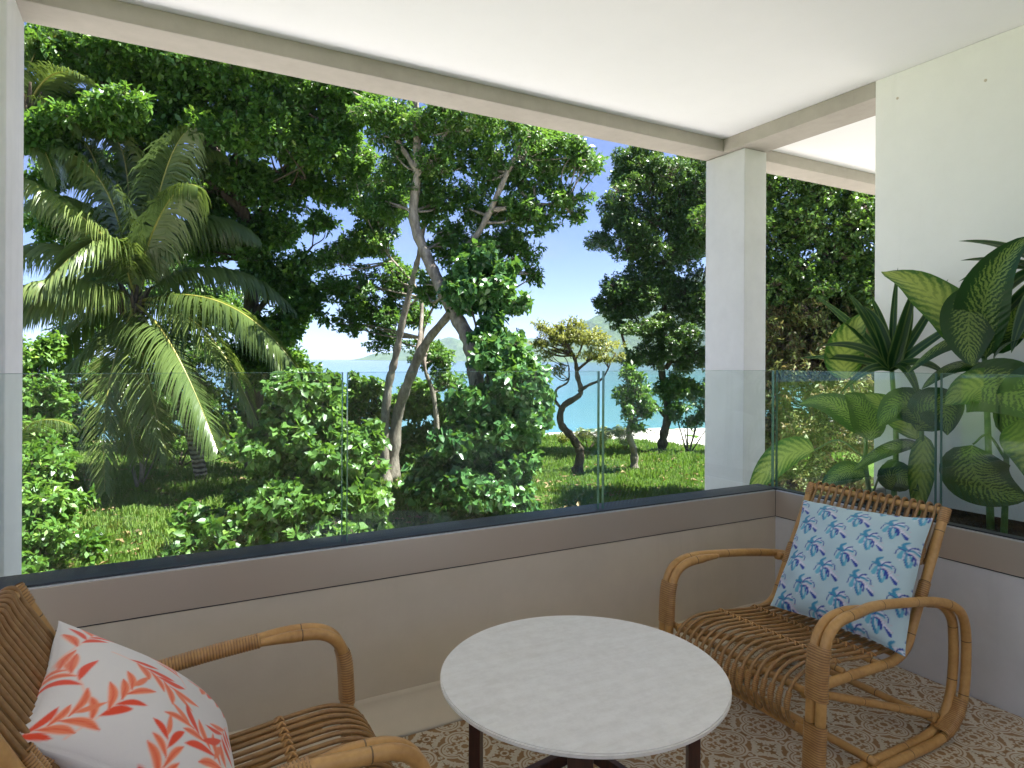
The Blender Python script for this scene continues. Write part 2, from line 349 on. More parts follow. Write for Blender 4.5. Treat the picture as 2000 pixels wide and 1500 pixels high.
def tube_arrays(P, rad, seg=8, cap=True):
    P = np.asarray(P, float); n = len(P)
    T = np.gradient(P, axis=0); T /= np.linalg.norm(T, axis=1)[:, None] + 1e-12
    a = np.array([0, 0, 1.]) if abs(T[0][2]) < .9 else np.array([1., 0, 0])
    N = np.cross(T[0], a); N /= np.linalg.norm(N); Ns = [N]
    for i in range(1, n):
        N = N - T[i] * (N @ T[i]); N /= np.linalg.norm(N) + 1e-12; Ns.append(N)
    Ns = np.array(Ns); B = np.cross(T, Ns)
    th = np.linspace(0, 2 * math.pi, seg, endpoint=False)
    rad = np.broadcast_to(np.asarray(rad, float), (n,))
    V = P[:, None, :] + rad[:, None, None] * (np.cos(th)[None, :, None] * Ns[:, None, :] + np.sin(th)[None, :, None] * B[:, None, :])
    V = V.reshape(-1, 3)
    i = np.arange(n - 1)[:, None] * seg; j = np.arange(seg)[None, :]; k = (j + 1) % seg
    F = np.stack([i + j, i + k, i + seg + k, i + seg + j], -1).reshape(-1, 4)
    L = np.concatenate([[0], np.cumsum(np.linalg.norm(np.diff(P, axis=0), axis=1))])
    along = np.repeat(L, seg)
    if cap:
        V = np.vstack([V, P[0], P[-1]]); along = np.concatenate([along, [0, L[-1]]])
        a0, b0 = n * seg, n * seg + 1; jj = np.arange(seg); kk = (jj + 1) % seg
        F = np.vstack([F, np.stack([np.full(seg, a0), kk, jj, np.full(seg, a0)], -1), np.stack([np.full(seg, b0), (n - 1) * seg + jj, (n - 1) * seg + kk, np.full(seg, b0)], -1)])
    return V, F, along
class Acc:
    """collects quads; degenerate quads (repeated last index) become triangles on validate"""
    def __init__(s): s.V = []; s.F = []; s.A = []; s.n = 0
    def add(s, V, F, A=None):
        s.V.append(V); s.F.append(F + s.n); s.n += len(V); s.A.append(np.zeros(len(V)) if A is None else A)
    def tube(s, P, rad, seg=8, smooth=0, cap=True):
        P = catmull(P, smooth) if smooth else np.asarray(P, float)
        if not np.isscalar(rad): rad = np.interp(np.linspace(0, 1, len(P)), np.linspace(0, 1, len(rad)), rad)
        V, F, a = tube_arrays(P, rad, seg, cap); s.add(V, F, a)
    def build(s, name, mat, parent=None, smooth=True, off=None, attr='along'):
        V = np.vstack(s.V); F = np.vstack(s.F); A = np.concatenate(s.A)
        if off is not None: V = V - np.asarray(off)
        f = [tuple(dict.fromkeys(map(int, q))) for q in F] if (F[:, 0] == F[:, 3]).any() else F
        return link(name, mesh(name, V, f, mat, smooth, {attr: A}), parent)

# ------------------------------------------------------------------ terrain, sea, hills
GZ = -2.0
FW = np.array([math.sin(YAW), math.cos(YAW)]); RT = np.array([math.cos(YAW), -math.sin(YAW)])
def shore(r):      # forward distance at which the land drops to the beach, as a function of sideways distance
    return 33.5 + 2.2 * np.sin(r * .11 + .6) + 1.0 * np.sin(r * .31) + np.clip(r - 4, 0, 60) * .55
def ground_z(x, y):
    d = x * FW[0] + y * FW[1]; r = x * RT[0] + y * RT[1]
    z = GZ + .10 * np.sin(x * .45) * np.sin(y * .38 + 1) + .05 * np.sin(x * 1.3 + y) 
    z = z - .045 * np.clip(d - 18, 0, 16)
    f = np.clip((d - shore(r)) / 9.0, 0, 1); f = f * f * (3 - 2 * f)
    return z - f * 1.7
gx = np.concatenate([np.linspace(-4000, -90, 12), np.linspace(-80, 110, 191), np.linspace(120, 4000, 12)])
gy = np.concatenate([np.linspace(-4000, -60, 10), np.linspace(-50, 90, 141), np.linspace(100, 160, 7)])
X, Y = np.meshgrid(gx, gy, indexing='ij'); Z = ground_z(X, Y)
V = np.stack([X, Y, Z], -1).reshape(-1, 3); nx, ny = X.shape
i, j = np.meshgrid(np.arange(nx - 1), np.arange(ny - 1), indexing='ij'); q = (i * ny + j)
F = np.stack([q, q + ny, q + ny + 1, q + 1], -1).reshape(-1, 4)
ground = link('ground', mesh('ground', V, F, 'meadow_ground', True)); tag(ground, kind='structure')
# beach: a sheet draped 2 cm over the falling shore, plus the clearing under the trees on the right
acc_v = []; 
us = np.linspace(-90, 110, 201); vs = np.linspace(0, 1, 14)
U, Vv = np.meshgrid(us, vs, indexing='ij')
start = shore(U) - .6 + 1.0 * np.sin(U * .8) + .5 * np.sin(U * 2.1) - 9.5 * np.exp(-((U - 8.8) / 2.9) ** 2)
D = start + Vv * (shore(U) + 9 - start)
Xb = D * FW[0] + U * RT[0]; Yb = D * FW[1] + U * RT[1]
Zb = ground_z(Xb, Yb) + .03
nx, ny = U.shape; i, j = np.meshgrid(np.arange(nx - 1), np.arange(ny - 1), indexing='ij'); q = i * ny + j
beach = link('beach', mesh('beach', np.stack([Xb, Yb, Zb], -1).reshape(-1, 3), np.stack([q, q + ny, q + ny + 1, q + 1], -1).reshape(-1, 4), 'sand', True)); tag(beach, kind='structure')
S = 26000
sea = link('sea', mesh('sea', [(-S, -S, -3.3), (S, -S, -3.3), (S, S, -3.3), (-S, S, -3.3)], [(0, 1, 2, 3)], 'sea_water')); tag(sea, kind='structure')

def hills(name, ridge, d, depth):
    """ridge: list of (sideways metres, height); a solid headland 'depth' metres thick"""
    rs = np.linspace(ridge[0][0], ridge[-1][0], 160); hs = np.interp(rs, [a for a, b in ridge], [b for a, b in ridge])
    ks = np.linspace(-1, 1, 25); U, K = np.meshgrid(rs, ks, indexing='ij')
    prof = np.clip(1 - np.abs(K) ** 1.5, 0, 1)
    nzv = .10 * np.sin(U * .013 + K * 3) + .07 * np.sin(U * .031 + K * 7 + 1) + .05 * np.sin(U * .07 + K * 11)
    Hh = hs[:, None] * np.clip(prof * (1 + nzv), 0, None)
    Dd = d + K * depth + 60 * np.sin(U * .006)
    V = np.stack([Dd * FW[0] + U * RT[0], Dd * FW[1] + U * RT[1], -6 + Hh], -1).reshape(-1, 3)
    nx, ny = U.shape; i, j = np.meshgrid(np.arange(nx - 1), np.arange(ny - 1), indexing='ij'); q = i * ny + j
    return tag(link(name, mesh(name, V, np.stack([q, q + ny, q + ny + 1, q + 1], -1).reshape(-1, 4), 'hill_forest', True)), kind='structure')
hills('hills', [(-820, 0), (-790, 14), (-700, 44), (-560, 62), (-460, 80), (-360, 104), (-250, 122), (-150, 112), (-60, 100), (40, 122), (160, 112), (300, 96), (500, 70), (900, 0)], 3500, 420)
hills('hills', [(60, 0), (110, 22), (190, 95), (260, 148), (330, 196), (420, 228), (520, 250), (700, 270), (950, 250), (1400, 180), (2000, 0)], 2300, 420)

# unseen sandy strip added along the building, bouncing neutral light onto the ceiling
us = np.linspace(-40, 40, 81); V = []; F = []
for k, x in enumerate(us):
    for y in (2.62, 5.0, 7.4, 9.7 + .25 * math.sin(x * .9) + .15 * math.sin(x * 2.3)):
        V.append((x, y, float(ground_z(np.array(x), np.array(y))) + .03))
for k in range(len(us) - 1):
    for j in range(3): F.append((k * 4 + j, k * 4 + 4 + j, k * 4 + 5 + j, k * 4 + 1 + j))
if True:                                                   # unseen sand yard added behind the building for neutral bounce light
    k0 = len(V)
    for x in np.linspace(-26, 26, 27):
        for y in (-14, -10, -6, -2.2): V.append((x, y, float(ground_z(np.array(x), np.array(y))) + .03))
    for k in range(26):
        for j in range(3): F.append((k0 + k * 4 + j, k0 + k * 4 + 4 + j, k0 + k * 4 + 5 + j, k0 + k * 4 + 1 + j))
path = link('bounce_sand', mesh('bounce_sand', V, F, 'sand', True)); tag(path, kind='structure')
# sea air: one closed box of thin even haze round everything
t = NT('sea_haze'); pv = t.n('VolumePrincipled'); pv.inputs['Color'].default_value = (.62, .78, 1, 1); pv.inputs['Density'].default_value = .00010; pv.inputs['Anisotropy'].default_value = .2
t.l(pv.outputs[0], t.out.inputs['Volume']); M['sea_haze'] = t.m
haze = box('haze', -27000, 27000, -27000, 27000, -8.0, 330, 'sea_haze'); tag(haze, 'thin pale blue sea air over the whole bay', 'haze', kind='stuff')
# ------------------------------------------------------------------ the terrace itself
FX, LY = 2.858, 2.345            # inner faces of side and long parapets
WX = 3.69                        # side wall face
CZ, SZ = 2.952, 2.858            # ceiling, beam soffit
def plank(name, x0, x1, y0, y1, z0, z1, mat, label, cat, bevel=.006, group=None):
    r = empty(name, ((x0 + x1) / 2, (y0 + y1) / 2, z0))
    bm = bmesh.new(); box_bm(bm, x0 - r.location.x, x1 - r.location.x, y0 - r.location.y, y1 - r.location.y, 0, z1 - z0, bevel)
    me = bpy.data.meshes.new(name); bm.to_mesh(me); bm.free(); me.materials.append(M[mat])
    bpy.data.objects.remove(r); o = link(name, me); o.location = ((x0 + x1) / 2, (y0 + y1) / 2, z0)
    return tag(o, label, cat, group)
ceil = box('ceiling', -4, 9, -2.7, 3.74, CZ, CZ + .25, 'ceiling_paint'); tag(ceil, kind='structure')  # unseen rear overhang added to keep a sun patch off the floor
slab = box('terrace_slab', -4, 9, -1.9, 2.36, -.30, -.012, 'slab_concrete'); tag(slab, kind='structure')
reflector = box('reflector_roof', -4, 2.9, 3.765, 5.5, -.46, -.30, 'white_wall')  # unseen pale slab added to throw sunlight up at the ceiling
tag(reflector, 'pale flat canopy added to bounce sunlight onto the terrace ceiling', 'roof')
ledge = box('bounce_ledge', -4, 2.9, 2.362, 3.76, -.30, -.02, 'white_wall'); tag(ledge, kind='structure')  # unseen ledge added, pale so that it bounces sun upwards
low_wall = box('rear_screen_wall', -4, WX - .002, -1.88, -1.75, -.0105, 1.22, 'parapet_plaster'); tag(low_wall, 'low beige plaster wall added behind the terrace to keep the yard out of the glass', 'wall')  # unseen wall added so the glass does not mirror the bright yard
base_wall = box('ground_floor_wall', -4, 9, 2.1, 2.3, -2.2, -.302, 'white_wall')
tag(base_wall, 'white rendered ground floor wall carrying the terrace slab', 'wall')
wall = plank('side_wall', WX, WX + .28, -1.9, LY, -.008, CZ - .001, 'white_wall', 'tall white painted side wall behind the planter', 'wall', .004)
for (y, z) in ((2.216, 2.806), (1.769, 2.742)):                       # filled fixing holes in the wall
    a = Acc(); a.tube([(-.0015, 0, 0), (.003, 0, 0)], .0075, 10); h_ = a.build('filled_hole', 'parapet_plaster', wall)
    h_.location = (WX - wall.location.x, y - wall.location.y, z - wall.location.z)
long_beam = plank('long_beam', -3.9, 8.9, 3.506, 3.735, SZ, CZ - .001, 'beam_plaster', 'long grey plaster beam running under the white ceiling along the open front', 'beam', .005)
side_beam = plank('side_beam', WX + .002, WX + .277, LY + .001, 3.504, SZ - .003, CZ - .001, 'beam_plaster', 'short grey plaster beam joining the white wall to the corner column', 'beam', .005)
cb = plank('column', 3.742, 3.968, 3.349, 3.727, -2.15, SZ - .004, 'column_plaster', 'square grey plaster corner column with planter leaves beside it', 'column', .006)
cl = plank('column', -.76, -.508, 3.329, 3.758, -.021, CZ - .002, 'column_plaster', 'tall grey plaster column beyond the rattan chair with the coral cushion', 'column', .006)

# floor: slab topping with encaustic tiles laid on it
floor = box('terrace_floor', -4, FX - .001, -1.9, 2.36, -.011, -.004, 'grout'); tag(floor, kind='structure')
TS = .2
bm = bmesh.new(); box_bm(bm, -TS / 2 + .0006, TS / 2 - .0006, -TS / 2 + .0006, TS / 2 - .0006, -.004, 0)
tile_me = bpy.data.meshes.new('tile'); bm.to_mesh(tile_me); bm.free(); tile_me.materials.append(M['encaustic_tile'])
for ix in range(18):
    for iy in range(15):
        o = bpy.data.objects.new('tile', tile_me); col.objects.link(o); o.parent = floor
        o.location = (FX - .105 - ix * TS, 2.252 - iy * TS, random.uniform(-.0004, .0004))

# parapets: plastered upstand, satin metal fascia with a thin bright lip, black glazing channel
def parapet(name, label, long):
    r = empty(name, (1.0, LY, 0) if long else (FX, .2, 0))
    ox, oy, _ = r.location
    def b(nm, x0, x1, y0, y1, z0, z1, mat, bev=0):
        o = box(nm, x0 - ox, x1 - ox, y0 - oy, y1 - oy, z0, z1, mat, r, bev); return o
    if long:
        b('plaster_wall', -3.9, FX + .10, LY + .004, LY + .20, -.008, .5135, 'parapet_plaster')
        b('metal_fascia', -3.9, FX - .0005, LY, LY + .006, .5185, .648, 'fascia_metal', .0015)
        b('core', -3.9, FX + .09, LY + .0065, LY + .19, .514, .646, 'rubber_gasket')
        b('bright_lip', -3.9, FX - .0005, LY + .0005, LY + .014, .6482, .6525, 'aluminium_lip', .001)
        b('glazing_channel', -3.9, FX + .075, LY + .0145, LY + .058, .6465, .658, 'rubber_gasket', .002)
        # coved skirting where plaster meets the tiles
        th = np.linspace(0, math.pi / 2, 9); rr = .145
        prof = [(LY + .01, -.005)] + [(LY + .003 - rr + rr * math.sin(a_), .001 + rr * .62 * (1 - math.cos(a_))) for a_ in th] + [(LY + .01, .001 + rr * .62)]
        xs = np.linspace(-3.9, FX - .002, 30); V = []; F = []
        for x in xs:
            for (y, z) in prof: V.append((x - ox, y - oy, z))
        k = len(prof)
        for i in range(len(xs) - 1):
            for j in range(k - 1): F.append((i * k + j, (i + 1) * k + j, (i + 1) * k + j + 1, i * k + j + 1))
        link('coved_skirting', mesh('coved_skirting', V, F, 'parapet_plaster', True), r)
    else:
        b('plaster_wall', FX + .004, FX + .10, -1.9, LY + .0035, -.008, .5135, 'column_plaster')
        b('metal_fascia', FX, FX + .006, -1.9, LY - .0005, .5185, .648, 'fascia_metal', .0015)
        b('core', FX + .0065, FX + .09, -1.9, LY + .006, .514, .646, 'rubber_gasket')
        b('bright_lip', FX + .0005, FX + .014, -1.9, LY - .0005, .6482, .6525, 'aluminium_lip', .001)
        b('glazing_channel', FX + .0145, FX + .058, -1.9, LY + .0142, .6465, .658, 'rubber_gasket', .002)
    return tag(r, label, 'parapet')
parapet('long_parapet', 'low beige plaster parapet with satin metal band along the garden side', True)
parapet('side_parapet', 'low pale parapet with satin metal band in front of the planter', False)

# glass balustrade
GY, GX = LY + .045, FX + .045
def glass(name, label, panes, horizontal):
    r = empty(name, (1.0, GY, .655) if horizontal else (GX, .8, .655)); ox, oy, oz = r.location
    for (a_, b_) in panes:
        T = .0088
        bm = bmesh.new()
        if horizontal: box_bm(bm, a_ - ox, b_ - ox, -T, T, 0, 1.274 - oz, .0012, 1)
        else: box_bm(bm, -T, T, a_ - oy, b_ - oy, 0, 1.274 - oz, .0012, 1)
        me = bpy.data.meshes.new('glass_panel'); bm.to_mesh(me); bm.free()
        me.materials.append(M['balustrade_glass']); me.materials.append(M['glass_edge'])
        for p in me.polygons:
            main = abs(p.normal.y if horizontal else p.normal.x) > .9
            p.material_index = 0 if main else 1
        link('glass_panel', me, r)
    return tag(r, label, 'balustrade')
glass('glass_balustrade', 'frameless clear glass balustrade standing along the garden edge', [(-3.9, -1.2), (-1.186, .616), (.633, 1.757), (1.781, FX + .032)], True)
glass('glass_balustrade', 'frameless clear glass balustrade dividing the terrace from the planter', [(-1.9, .45), (.466, 1.553), (1.573, GY - .012)], False)

# planter trough behind the side glass
pr = empty('planter', ((FX + WX) / 2, .6, 0))
def pb(nm, x0, x1, y0, y1, z0, z1, mat): box(nm, x0 - pr.location.x, x1 - pr.location.x, y0 - pr.location.y, y1 - pr.location.y, z0, z1, mat, pr)
pb('trough_wall', FX + .101, FX + .13, -1.9, 2.30, .0, .60, 'slab_concrete')
pb('trough_wall', FX + .131, WX - .002, 2.27, 2.30, .0, .60, 'slab_concrete')
pb('soil', FX + .131, WX - .002, -1.9, 2.269, .02, .555, 'soil')
tag(pr, 'long built in planter of dark soil between glass and white wall', 'planter')

# ------------------------------------------------------------------ vegetation helpers
def unit(v): return v / (np.linalg.norm(v, axis=-1, keepdims=True) + 1e-9)
def rand_dirs(n): return unit(RNG.normal(size=(n, 3)))
def leaf_arrays(P, D, N, L, W, shape='oval'):
    """P base, D axis, N upper normal, L length, W width: folded six-point leaves"""
    D = unit(D); S = unit(np.cross(D, N)); U = np.cross(S, D)
    n = len(P); L = L[:, None]; W = W[:, None]
    if shape == 'heart': p1, w1, p2, w2 = .02, .40, .42, .50
    elif shape == 'obovate': p1, w1, p2, w2 = .30, .26, .74, .46
    else: p1, w1, p2, w2 = .25, .40, .65, .42
    lift = .16; dr = .14
    if shape != 'heart':                                   # kite: two folded triangles, widest past the middle
        p2 = .62 if shape == 'obovate' else .48; tip = P + D * L - U * L * dr
        l2 = P + D * L * p2 + S * W * .5 + U * W * lift; r2 = P + D * L * p2 - S * W * .5 + U * W * lift
        k = np.arange(n)[:, None] * 4
        return np.stack([P, r2, tip, l2], 1).reshape(-1, 3), k + np.array([0, 1, 2, 3]), 4
    b = P + (D * L * .12 if shape == 'heart' else 0); tip = P + D * L - U * L * dr
    l1 = P + D * L * p1 + S * W * w1 + U * W * lift; r1 = P + D * L * p1 - S * W * w1 + U * W * lift
    l2 = P + D * L * p2 + S * W * w2 + U * W * (lift - .05); r2 = P + D * L * p2 - S * W * w2 + U * W * (lift - .05)
    V = np.stack([b, r1, r2, tip, l2, l1], 1).reshape(-1, 3)
    k = np.arange(n)[:, None] * 6
    F = np.vstack([k + np.array([0, 1, 2, 3]), k + np.array([0, 3, 4, 5])])
    return V, F, 6
def crown_arrays(clumps, leaf, tips_per_m3=None, shape='oval', aspect=.5, rosette=7, twigs=60, droop=.15, sub=5, up=.55, grow=1.14, lots=6.0):
    """clumps: (centre, radius_xy, radius_z); returns leaf mesh arrays and twig segments"""
    Ps, Ds, Ns, Ls, Rs, tw = [], [], [], [], [], []
    for c in clumps:
        c0 = np.array(c[0]); rx, rz = c[1] * grow, c[2] * grow; dens = (c[3] if len(c) > 3 else 1) / grow
        sc = [(c0, .58)] + [(c0 + rand_dirs(1)[0] * np.array([rx, rx, rz]) * RNG.uniform(.5, .9), RNG.uniform(.28, .52)) for _ in range(sub + 1)]
        wts = np.array([s_[1] ** 2 for s_ in sc]); wts /= wts.sum()
        total = int(lots * twigs * dens * (rx * rx + 2 * rx * rz) / 3)
        for (cc, f), wgt in zip(sc, wts):
            k = max(3, int(total * wgt)); d = rand_dirs(k)
            rad = RNG.uniform(.45, 1, k) ** .5
            tip = cc + d * rad[:, None] * np.array([rx, rx, rz]) * f
            dirs = unit(tip - c0 + rand_dirs(k) * .4 * rx + np.array([0, 0, .25 * rx]))
            hub = cc + (tip - cc) * .35
            tw.append(np.stack([hub, tip], 1))
            tone = RNG.uniform(0, 1, k) * .65 + .35 * RNG.uniform(0, 1)
            m = rosette
            base = np.repeat(tip, m, 0) - np.repeat(dirs, m, 0) * (RNG.uniform(0, 1, k * m) ** 1.5)[:, None] * leaf * 1.8
            ld = unit(np.repeat(dirs, m, 0) * .55 + rand_dirs(k * m) + np.array([0, 0, -droop]))
            nn = unit(np.array([0, 0, up]) + np.repeat(dirs, m, 0) * .35 + rand_dirs(k * m) * .55)
            Ps.append(base); Ds.append(ld); Ns.append(nn); Ls.append(leaf * RNG.uniform(.6, 1.2, k * m)); Rs.append(np.clip(np.repeat(tone, m) + RNG.normal(0, .13, k * m), 0, 1))
    P = np.vstack(Ps); D = np.vstack(Ds); N = np.vstack(Ns); L = np.concatenate(Ls); rr = np.concatenate(Rs)
    V, F, nv_ = leaf_arrays(P, D, N, L * RNG.choice([.7, .9, 1.0, 1.25], len(L)), L * aspect * RNG.uniform(.8, 1.2, len(L)), shape)
    return V, F, np.repeat(rr, nv_), np.vstack(tw)
def seg_tubes(S, r, a):
    """many thin three-sided twigs at once"""
    d = unit(S[:, 1] - S[:, 0]); s = unit(np.cross(d, np.array([.3, .2, 1.]))); t_ = np.cross(d, s)
    n = len(S); V = []
    for e, rr in ((0, r), (1, r * .4)):
        for k in range(3):
            an = k * 2.0944; V.append(S[:, e] + (s * math.cos(an) + t_ * math.sin(an)) * rr)
    V = np.stack(V, 1).reshape(-1, 3); b = np.arange(n)[:, None] * 6
    F = np.vstack([b + np.array([k, (k + 1) % 3, 3 + (k + 1) % 3, 3 + k]) for k in range(3)])
    a.add(V, F)
def wobble(P, amp):
    P = np.array(P, float); P[1:-1] += RNG.normal(0, amp, (len(P) - 2, 3)); return P
def tree(name, label, base, limbs, clumps, leafmat, barkmat, leaf=.16, group=None, cat='tree', twig_r=.010, branch=True, trunk_name='trunk', **kw):
    root = empty(name, base); off = np.array(base)
    a = Acc(); pts = []
    for pth, r0, r1 in limbs:
        P = catmull(pth, 7); n = len(P)
        P = P + np.cumsum(RNG.normal(0, r0 * .035, P.shape), 0) * np.linspace(0, 1, n)[:, None] * .5
        rad = np.linspace(r0, r1, n) * (1 + .10 * np.sin(np.arange(n) * 1.7) + RNG.normal(0, .05, n))
        if abs(P[0][2] - off[2]) < .4: rad[:3] *= np.array([1.5, 1.22, 1.08])
        a.tube(P, rad, 10); pts.append(np.column_stack([P, rad]))
    pts = np.vstack(pts) if pts else np.array([[*base, .05]])
    if clumps:
        V, F, rr, tw = crown_arrays(clumps, leaf, **kw)
        if branch:
            for c in clumps:
                c0 = np.array(c[0]); dd = np.linalg.norm(pts[:, :3] - c0, axis=1) + np.clip(pts[:, 2] - c0[2] + .3, 0, None) * 1.5
                p = pts[dd.argmin()]; st = p[:3]
                for e in range(3):
                    en = c0 + rand_dirs(1)[0] * c[1] * .55 if e else c0
                    mid = (st + en) / 2 + RNG.normal(0, .10, 3) * np.linalg.norm(en - st) + np.array([0, 0, -.06 * np.linalg.norm(en - st)])
                    a.tube([st, mid, en], [min(p[3] * .75, .02 + .018 * np.linalg.norm(en - st)), .010], 6, 6)
        seg_tubes(tw[RNG.uniform(size=len(tw)) < .4], twig_r, a)
    if a.V: a.build(trunk_name, barkmat, root, True, off)
    if clumps: link('crown', mesh('crown', V - off, F, leafmat, True, {'rnd': rr}), root)
    return tag(root, label, cat, group)
def gz(p): return float(ground_z(np.array(p[0]), np.array(p[1])))
def on_ground(p): return (p[0], p[1], gz(p) - .03)

# ------------------------------------------------------------------ the big sea almond behind the palm
B = on_ground((2.847,20.691))
tree('sea_almond_tree', 'huge spreading broadleaf tree whose boughs arch over the coconut palm', B,
     [([B, (2.761,20.739,-0.176), (2.657,20.682,2.238), (2.569,20.502,4.312), (2.255,19.990,5.659), (1.565,19.685,6.911), (0.440,19.391,7.590), (-1.031,19.288,8.053), (-2.312,19.536,8.253)], .27, .06),
      ([(2.611,20.593,3.729), (2.949,20.065,5.756), (3.388,19.367,6.674), (4.253,18.206,7.344), (4.843,17.310,8.266)], .16, .05),
      ([(2.568,20.503,4.609), (1.852,19.984,6.608), (1.271,19.162,8.072), (0.993,18.630,9.270)], .14, .05),
      ([(2.256,19.990,5.514), (1.078,19.953,6.489), (-0.139,19.481,6.723), (-1.545,19.114,6.893)], .11, .04),
      ([(2.656,20.682,2.538), (3.474,19.776,3.696), (4.028,19.014,4.515)], .10, .03)],
     [((-2.151,18.991,8.806),1.05,.55), ((-0.998,18.584,8.725),1.2,.5), ((0.403,18.041,8.641),1.2,.5), ((1.973,17.634,8.705),1.3,.55), ((3.506,17.247,8.503),1.25,.6), ((4.643,17.078,8.146),1.0,.6),
      ((-2.200,19.474,7.510),.8,.45), ((-0.262,19.549,8.567),1.2,.5), ((1.472,18.595,8.050),1.2,.55), ((3.163,18.121,7.813),1.1,.6), ((4.497,18.071,7.346),1.0,.6),
      ((-0.651,17.937,6.868),1.2,.40,1.5), ((-2.059,18.255,6.367),.8,.40,1.5), ((-1.456,19.293,7.403),.9,.4), ((0.536,18.653,7.758),1.0,.45,.8),
      ((1.736,17.536,6.981),.85,.42,1.5), ((2.649,17.262,6.929),.8,.42,1.5), ((3.556,17.448,6.743),.8,.5,1.2), ((2.300,19.280,6.496),1.0,.6), ((3.353,19.157,6.189),1.1,.6), ((4.447,19.012,6.300),.8,.6), ((5.210,18.592,7.179),.7,.6),
      ((1.640,20.557,5.993),1.0,.6), ((3.193,19.816,5.001),1.0,.65), ((2.282,20.204,5.122),.9,.6), ((3.527,19.290,3.647),.75,.6,1.1), ((2.863,19.427,3.904),.7,.5), ((3.867,18.874,2.768),.6,.55,1.1), ((3.290,19.078,2.190),.75,.6,1.1), ((3.064,19.773,1.338),.8,.6), ((2.322,20.409,1.333),.8,.6),
      ((0.472,20.515,6.543),1.0,.6), ((-1.934,21.154,6.358),1.1,.6), ((-0.649,21.474,6.193),1.2,.7), ((-2.544,22.631,5.344),.9,.7), ((1.434,21.355,4.787),1.0,.7), ((4.353,19.863,5.426),.45,.4)],
     'leaf_almond', 'bark_dark', .165, shape='obovate', aspect=.52, rosette=9, twigs=66, sub=6, lots=7.5, grow=1.22)

# ------------------------------------------------------------------ central trees
B = on_ground((5.570,17.024))
tree('takamaka_tree', 'tall leaning tree with slender forked grey trunks beside the vine covered trunk', B,
     [([B, (5.476,16.962,-0.820), (5.502,16.719,0.546), (5.630,16.534,1.352), (5.722,16.255,2.275), (5.901,15.929,3.437), (5.985,15.654,4.185), (6.089,15.483,5.447), (6.215,15.299,6.440)], .125, .04),
      ([on_ground((5.786,17.247)), (5.870,17.087,-0.303), (6.016,16.664,0.676), (6.256,15.962,1.751), (6.522,15.130,2.437), (6.758,14.772,3.116)], .165, .08),
      ([(6.063,16.638,0.812), (6.274,16.636,1.492), (6.427,16.780,2.184), (6.446,16.998,3.170), (5.797,17.584,4.175)], .08, .03),
      ([on_ground((7.225,17.254)), (7.015,17.256,0.212), (6.749,17.288,1.073), (6.658,17.224,2.067), (6.915,16.969,2.911)], .075, .03)],
     [((4.510,18.064,4.276),.75,.4), ((5.301,17.857,4.595),.8,.5), ((4.990,18.257,3.345),.75,.45), ((5.617,17.911,2.778),.8,.5), ((4.922,18.522,2.357),.5,.35,.8), ((5.923,17.515,3.611),.8,.6), ((5.606,17.461,5.398),.9,.6),
      ((5.119,17.272,6.124),.9,.6), ((6.367,17.498,2.640),.6,.5), ((4.364,18.601,3.556),.45,.3,.8), ((7.225,17.711,1.508),.55,.5,1.1), ((7.486,17.567,0.773),.5,.4), ((6.062,18.351,1.943),.6,.4,.8)],
     'leaf_takamaka', 'bark_grey', .12, aspect=.5, rosette=9, twigs=88, lots=8, grow=1.22, sub=6)
B = on_ground((6.317,12.732))
tree('vine_covered_tree', 'large tree forking above a trunk smothered in climbing vine', B,
     [([B, (6.276,12.755,-0.406), (6.261,12.991,0.909), (6.225,13.239,1.695), (6.057,13.560,2.249), (5.779,13.941,3.039), (5.543,14.299,3.826), (5.368,14.510,4.612), (5.426,14.478,5.680), (5.366,14.397,6.653), (5.254,14.344,7.671)], .215, .07),
      ([(6.057,13.560,2.272), (6.024,13.692,2.971), (6.255,13.679,3.739), (6.609,13.485,4.322), (7.062,13.235,5.430), (7.516,12.985,6.537), (7.818,12.819,7.411)], .10, .035),
      ([(5.405,14.489,5.739), (5.103,14.770,6.363), (4.712,15.099,7.174), (4.211,15.489,7.632)], .07, .03),
      ([(5.447,14.466,5.561), (5.657,14.237,6.065), (6.068,14.011,6.657)], .06, .03),
      ([(6.811,13.373,4.730), (7.727,13.097,4.898), (8.456,12.924,4.949)], .06, .025)],
     [((4.734,14.973,6.958),.6,.45,1.2), ((5.240,14.809,6.757),.7,.5), ((5.860,14.125,6.891),.8,.5), ((6.686,13.670,6.837),.8,.45), ((7.514,13.215,6.429),.8,.45), ((8.291,12.901,6.229),.65,.45), ((8.975,12.639,5.907),.52,.34), ((8.764,12.755,6.264),.35,.25),
      ((5.238,15.152,6.004),.7,.55), ((5.091,15.461,5.070),.6,.5), ((6.124,14.436,6.071),.8,.55), ((6.972,13.969,5.955),.8,.5), ((7.877,13.357,5.570),.75,.5), ((8.510,13.009,5.093),.52,.32), ((8.828,12.834,4.734),.28,.2),
      ((6.069,14.923,5.075),.7,.55), ((6.637,14.382,5.032),.7,.5), ((7.354,13.645,4.726),.75,.45), ((7.986,13.297,4.609),.5,.3), ((6.996,13.728,3.986),.7,.5), ((7.575,13.295,3.735),.45,.4), ((7.837,13.151,3.262),.22,.25), ((6.319,14.557,4.173),.6,.5), ((5.933,15.226,3.112),.5,.5,.8)],
     'leaf_takamaka', 'bark_grey', .12, aspect=.5, rosette=9, twigs=82, lots=8, grow=1.22, sub=6)
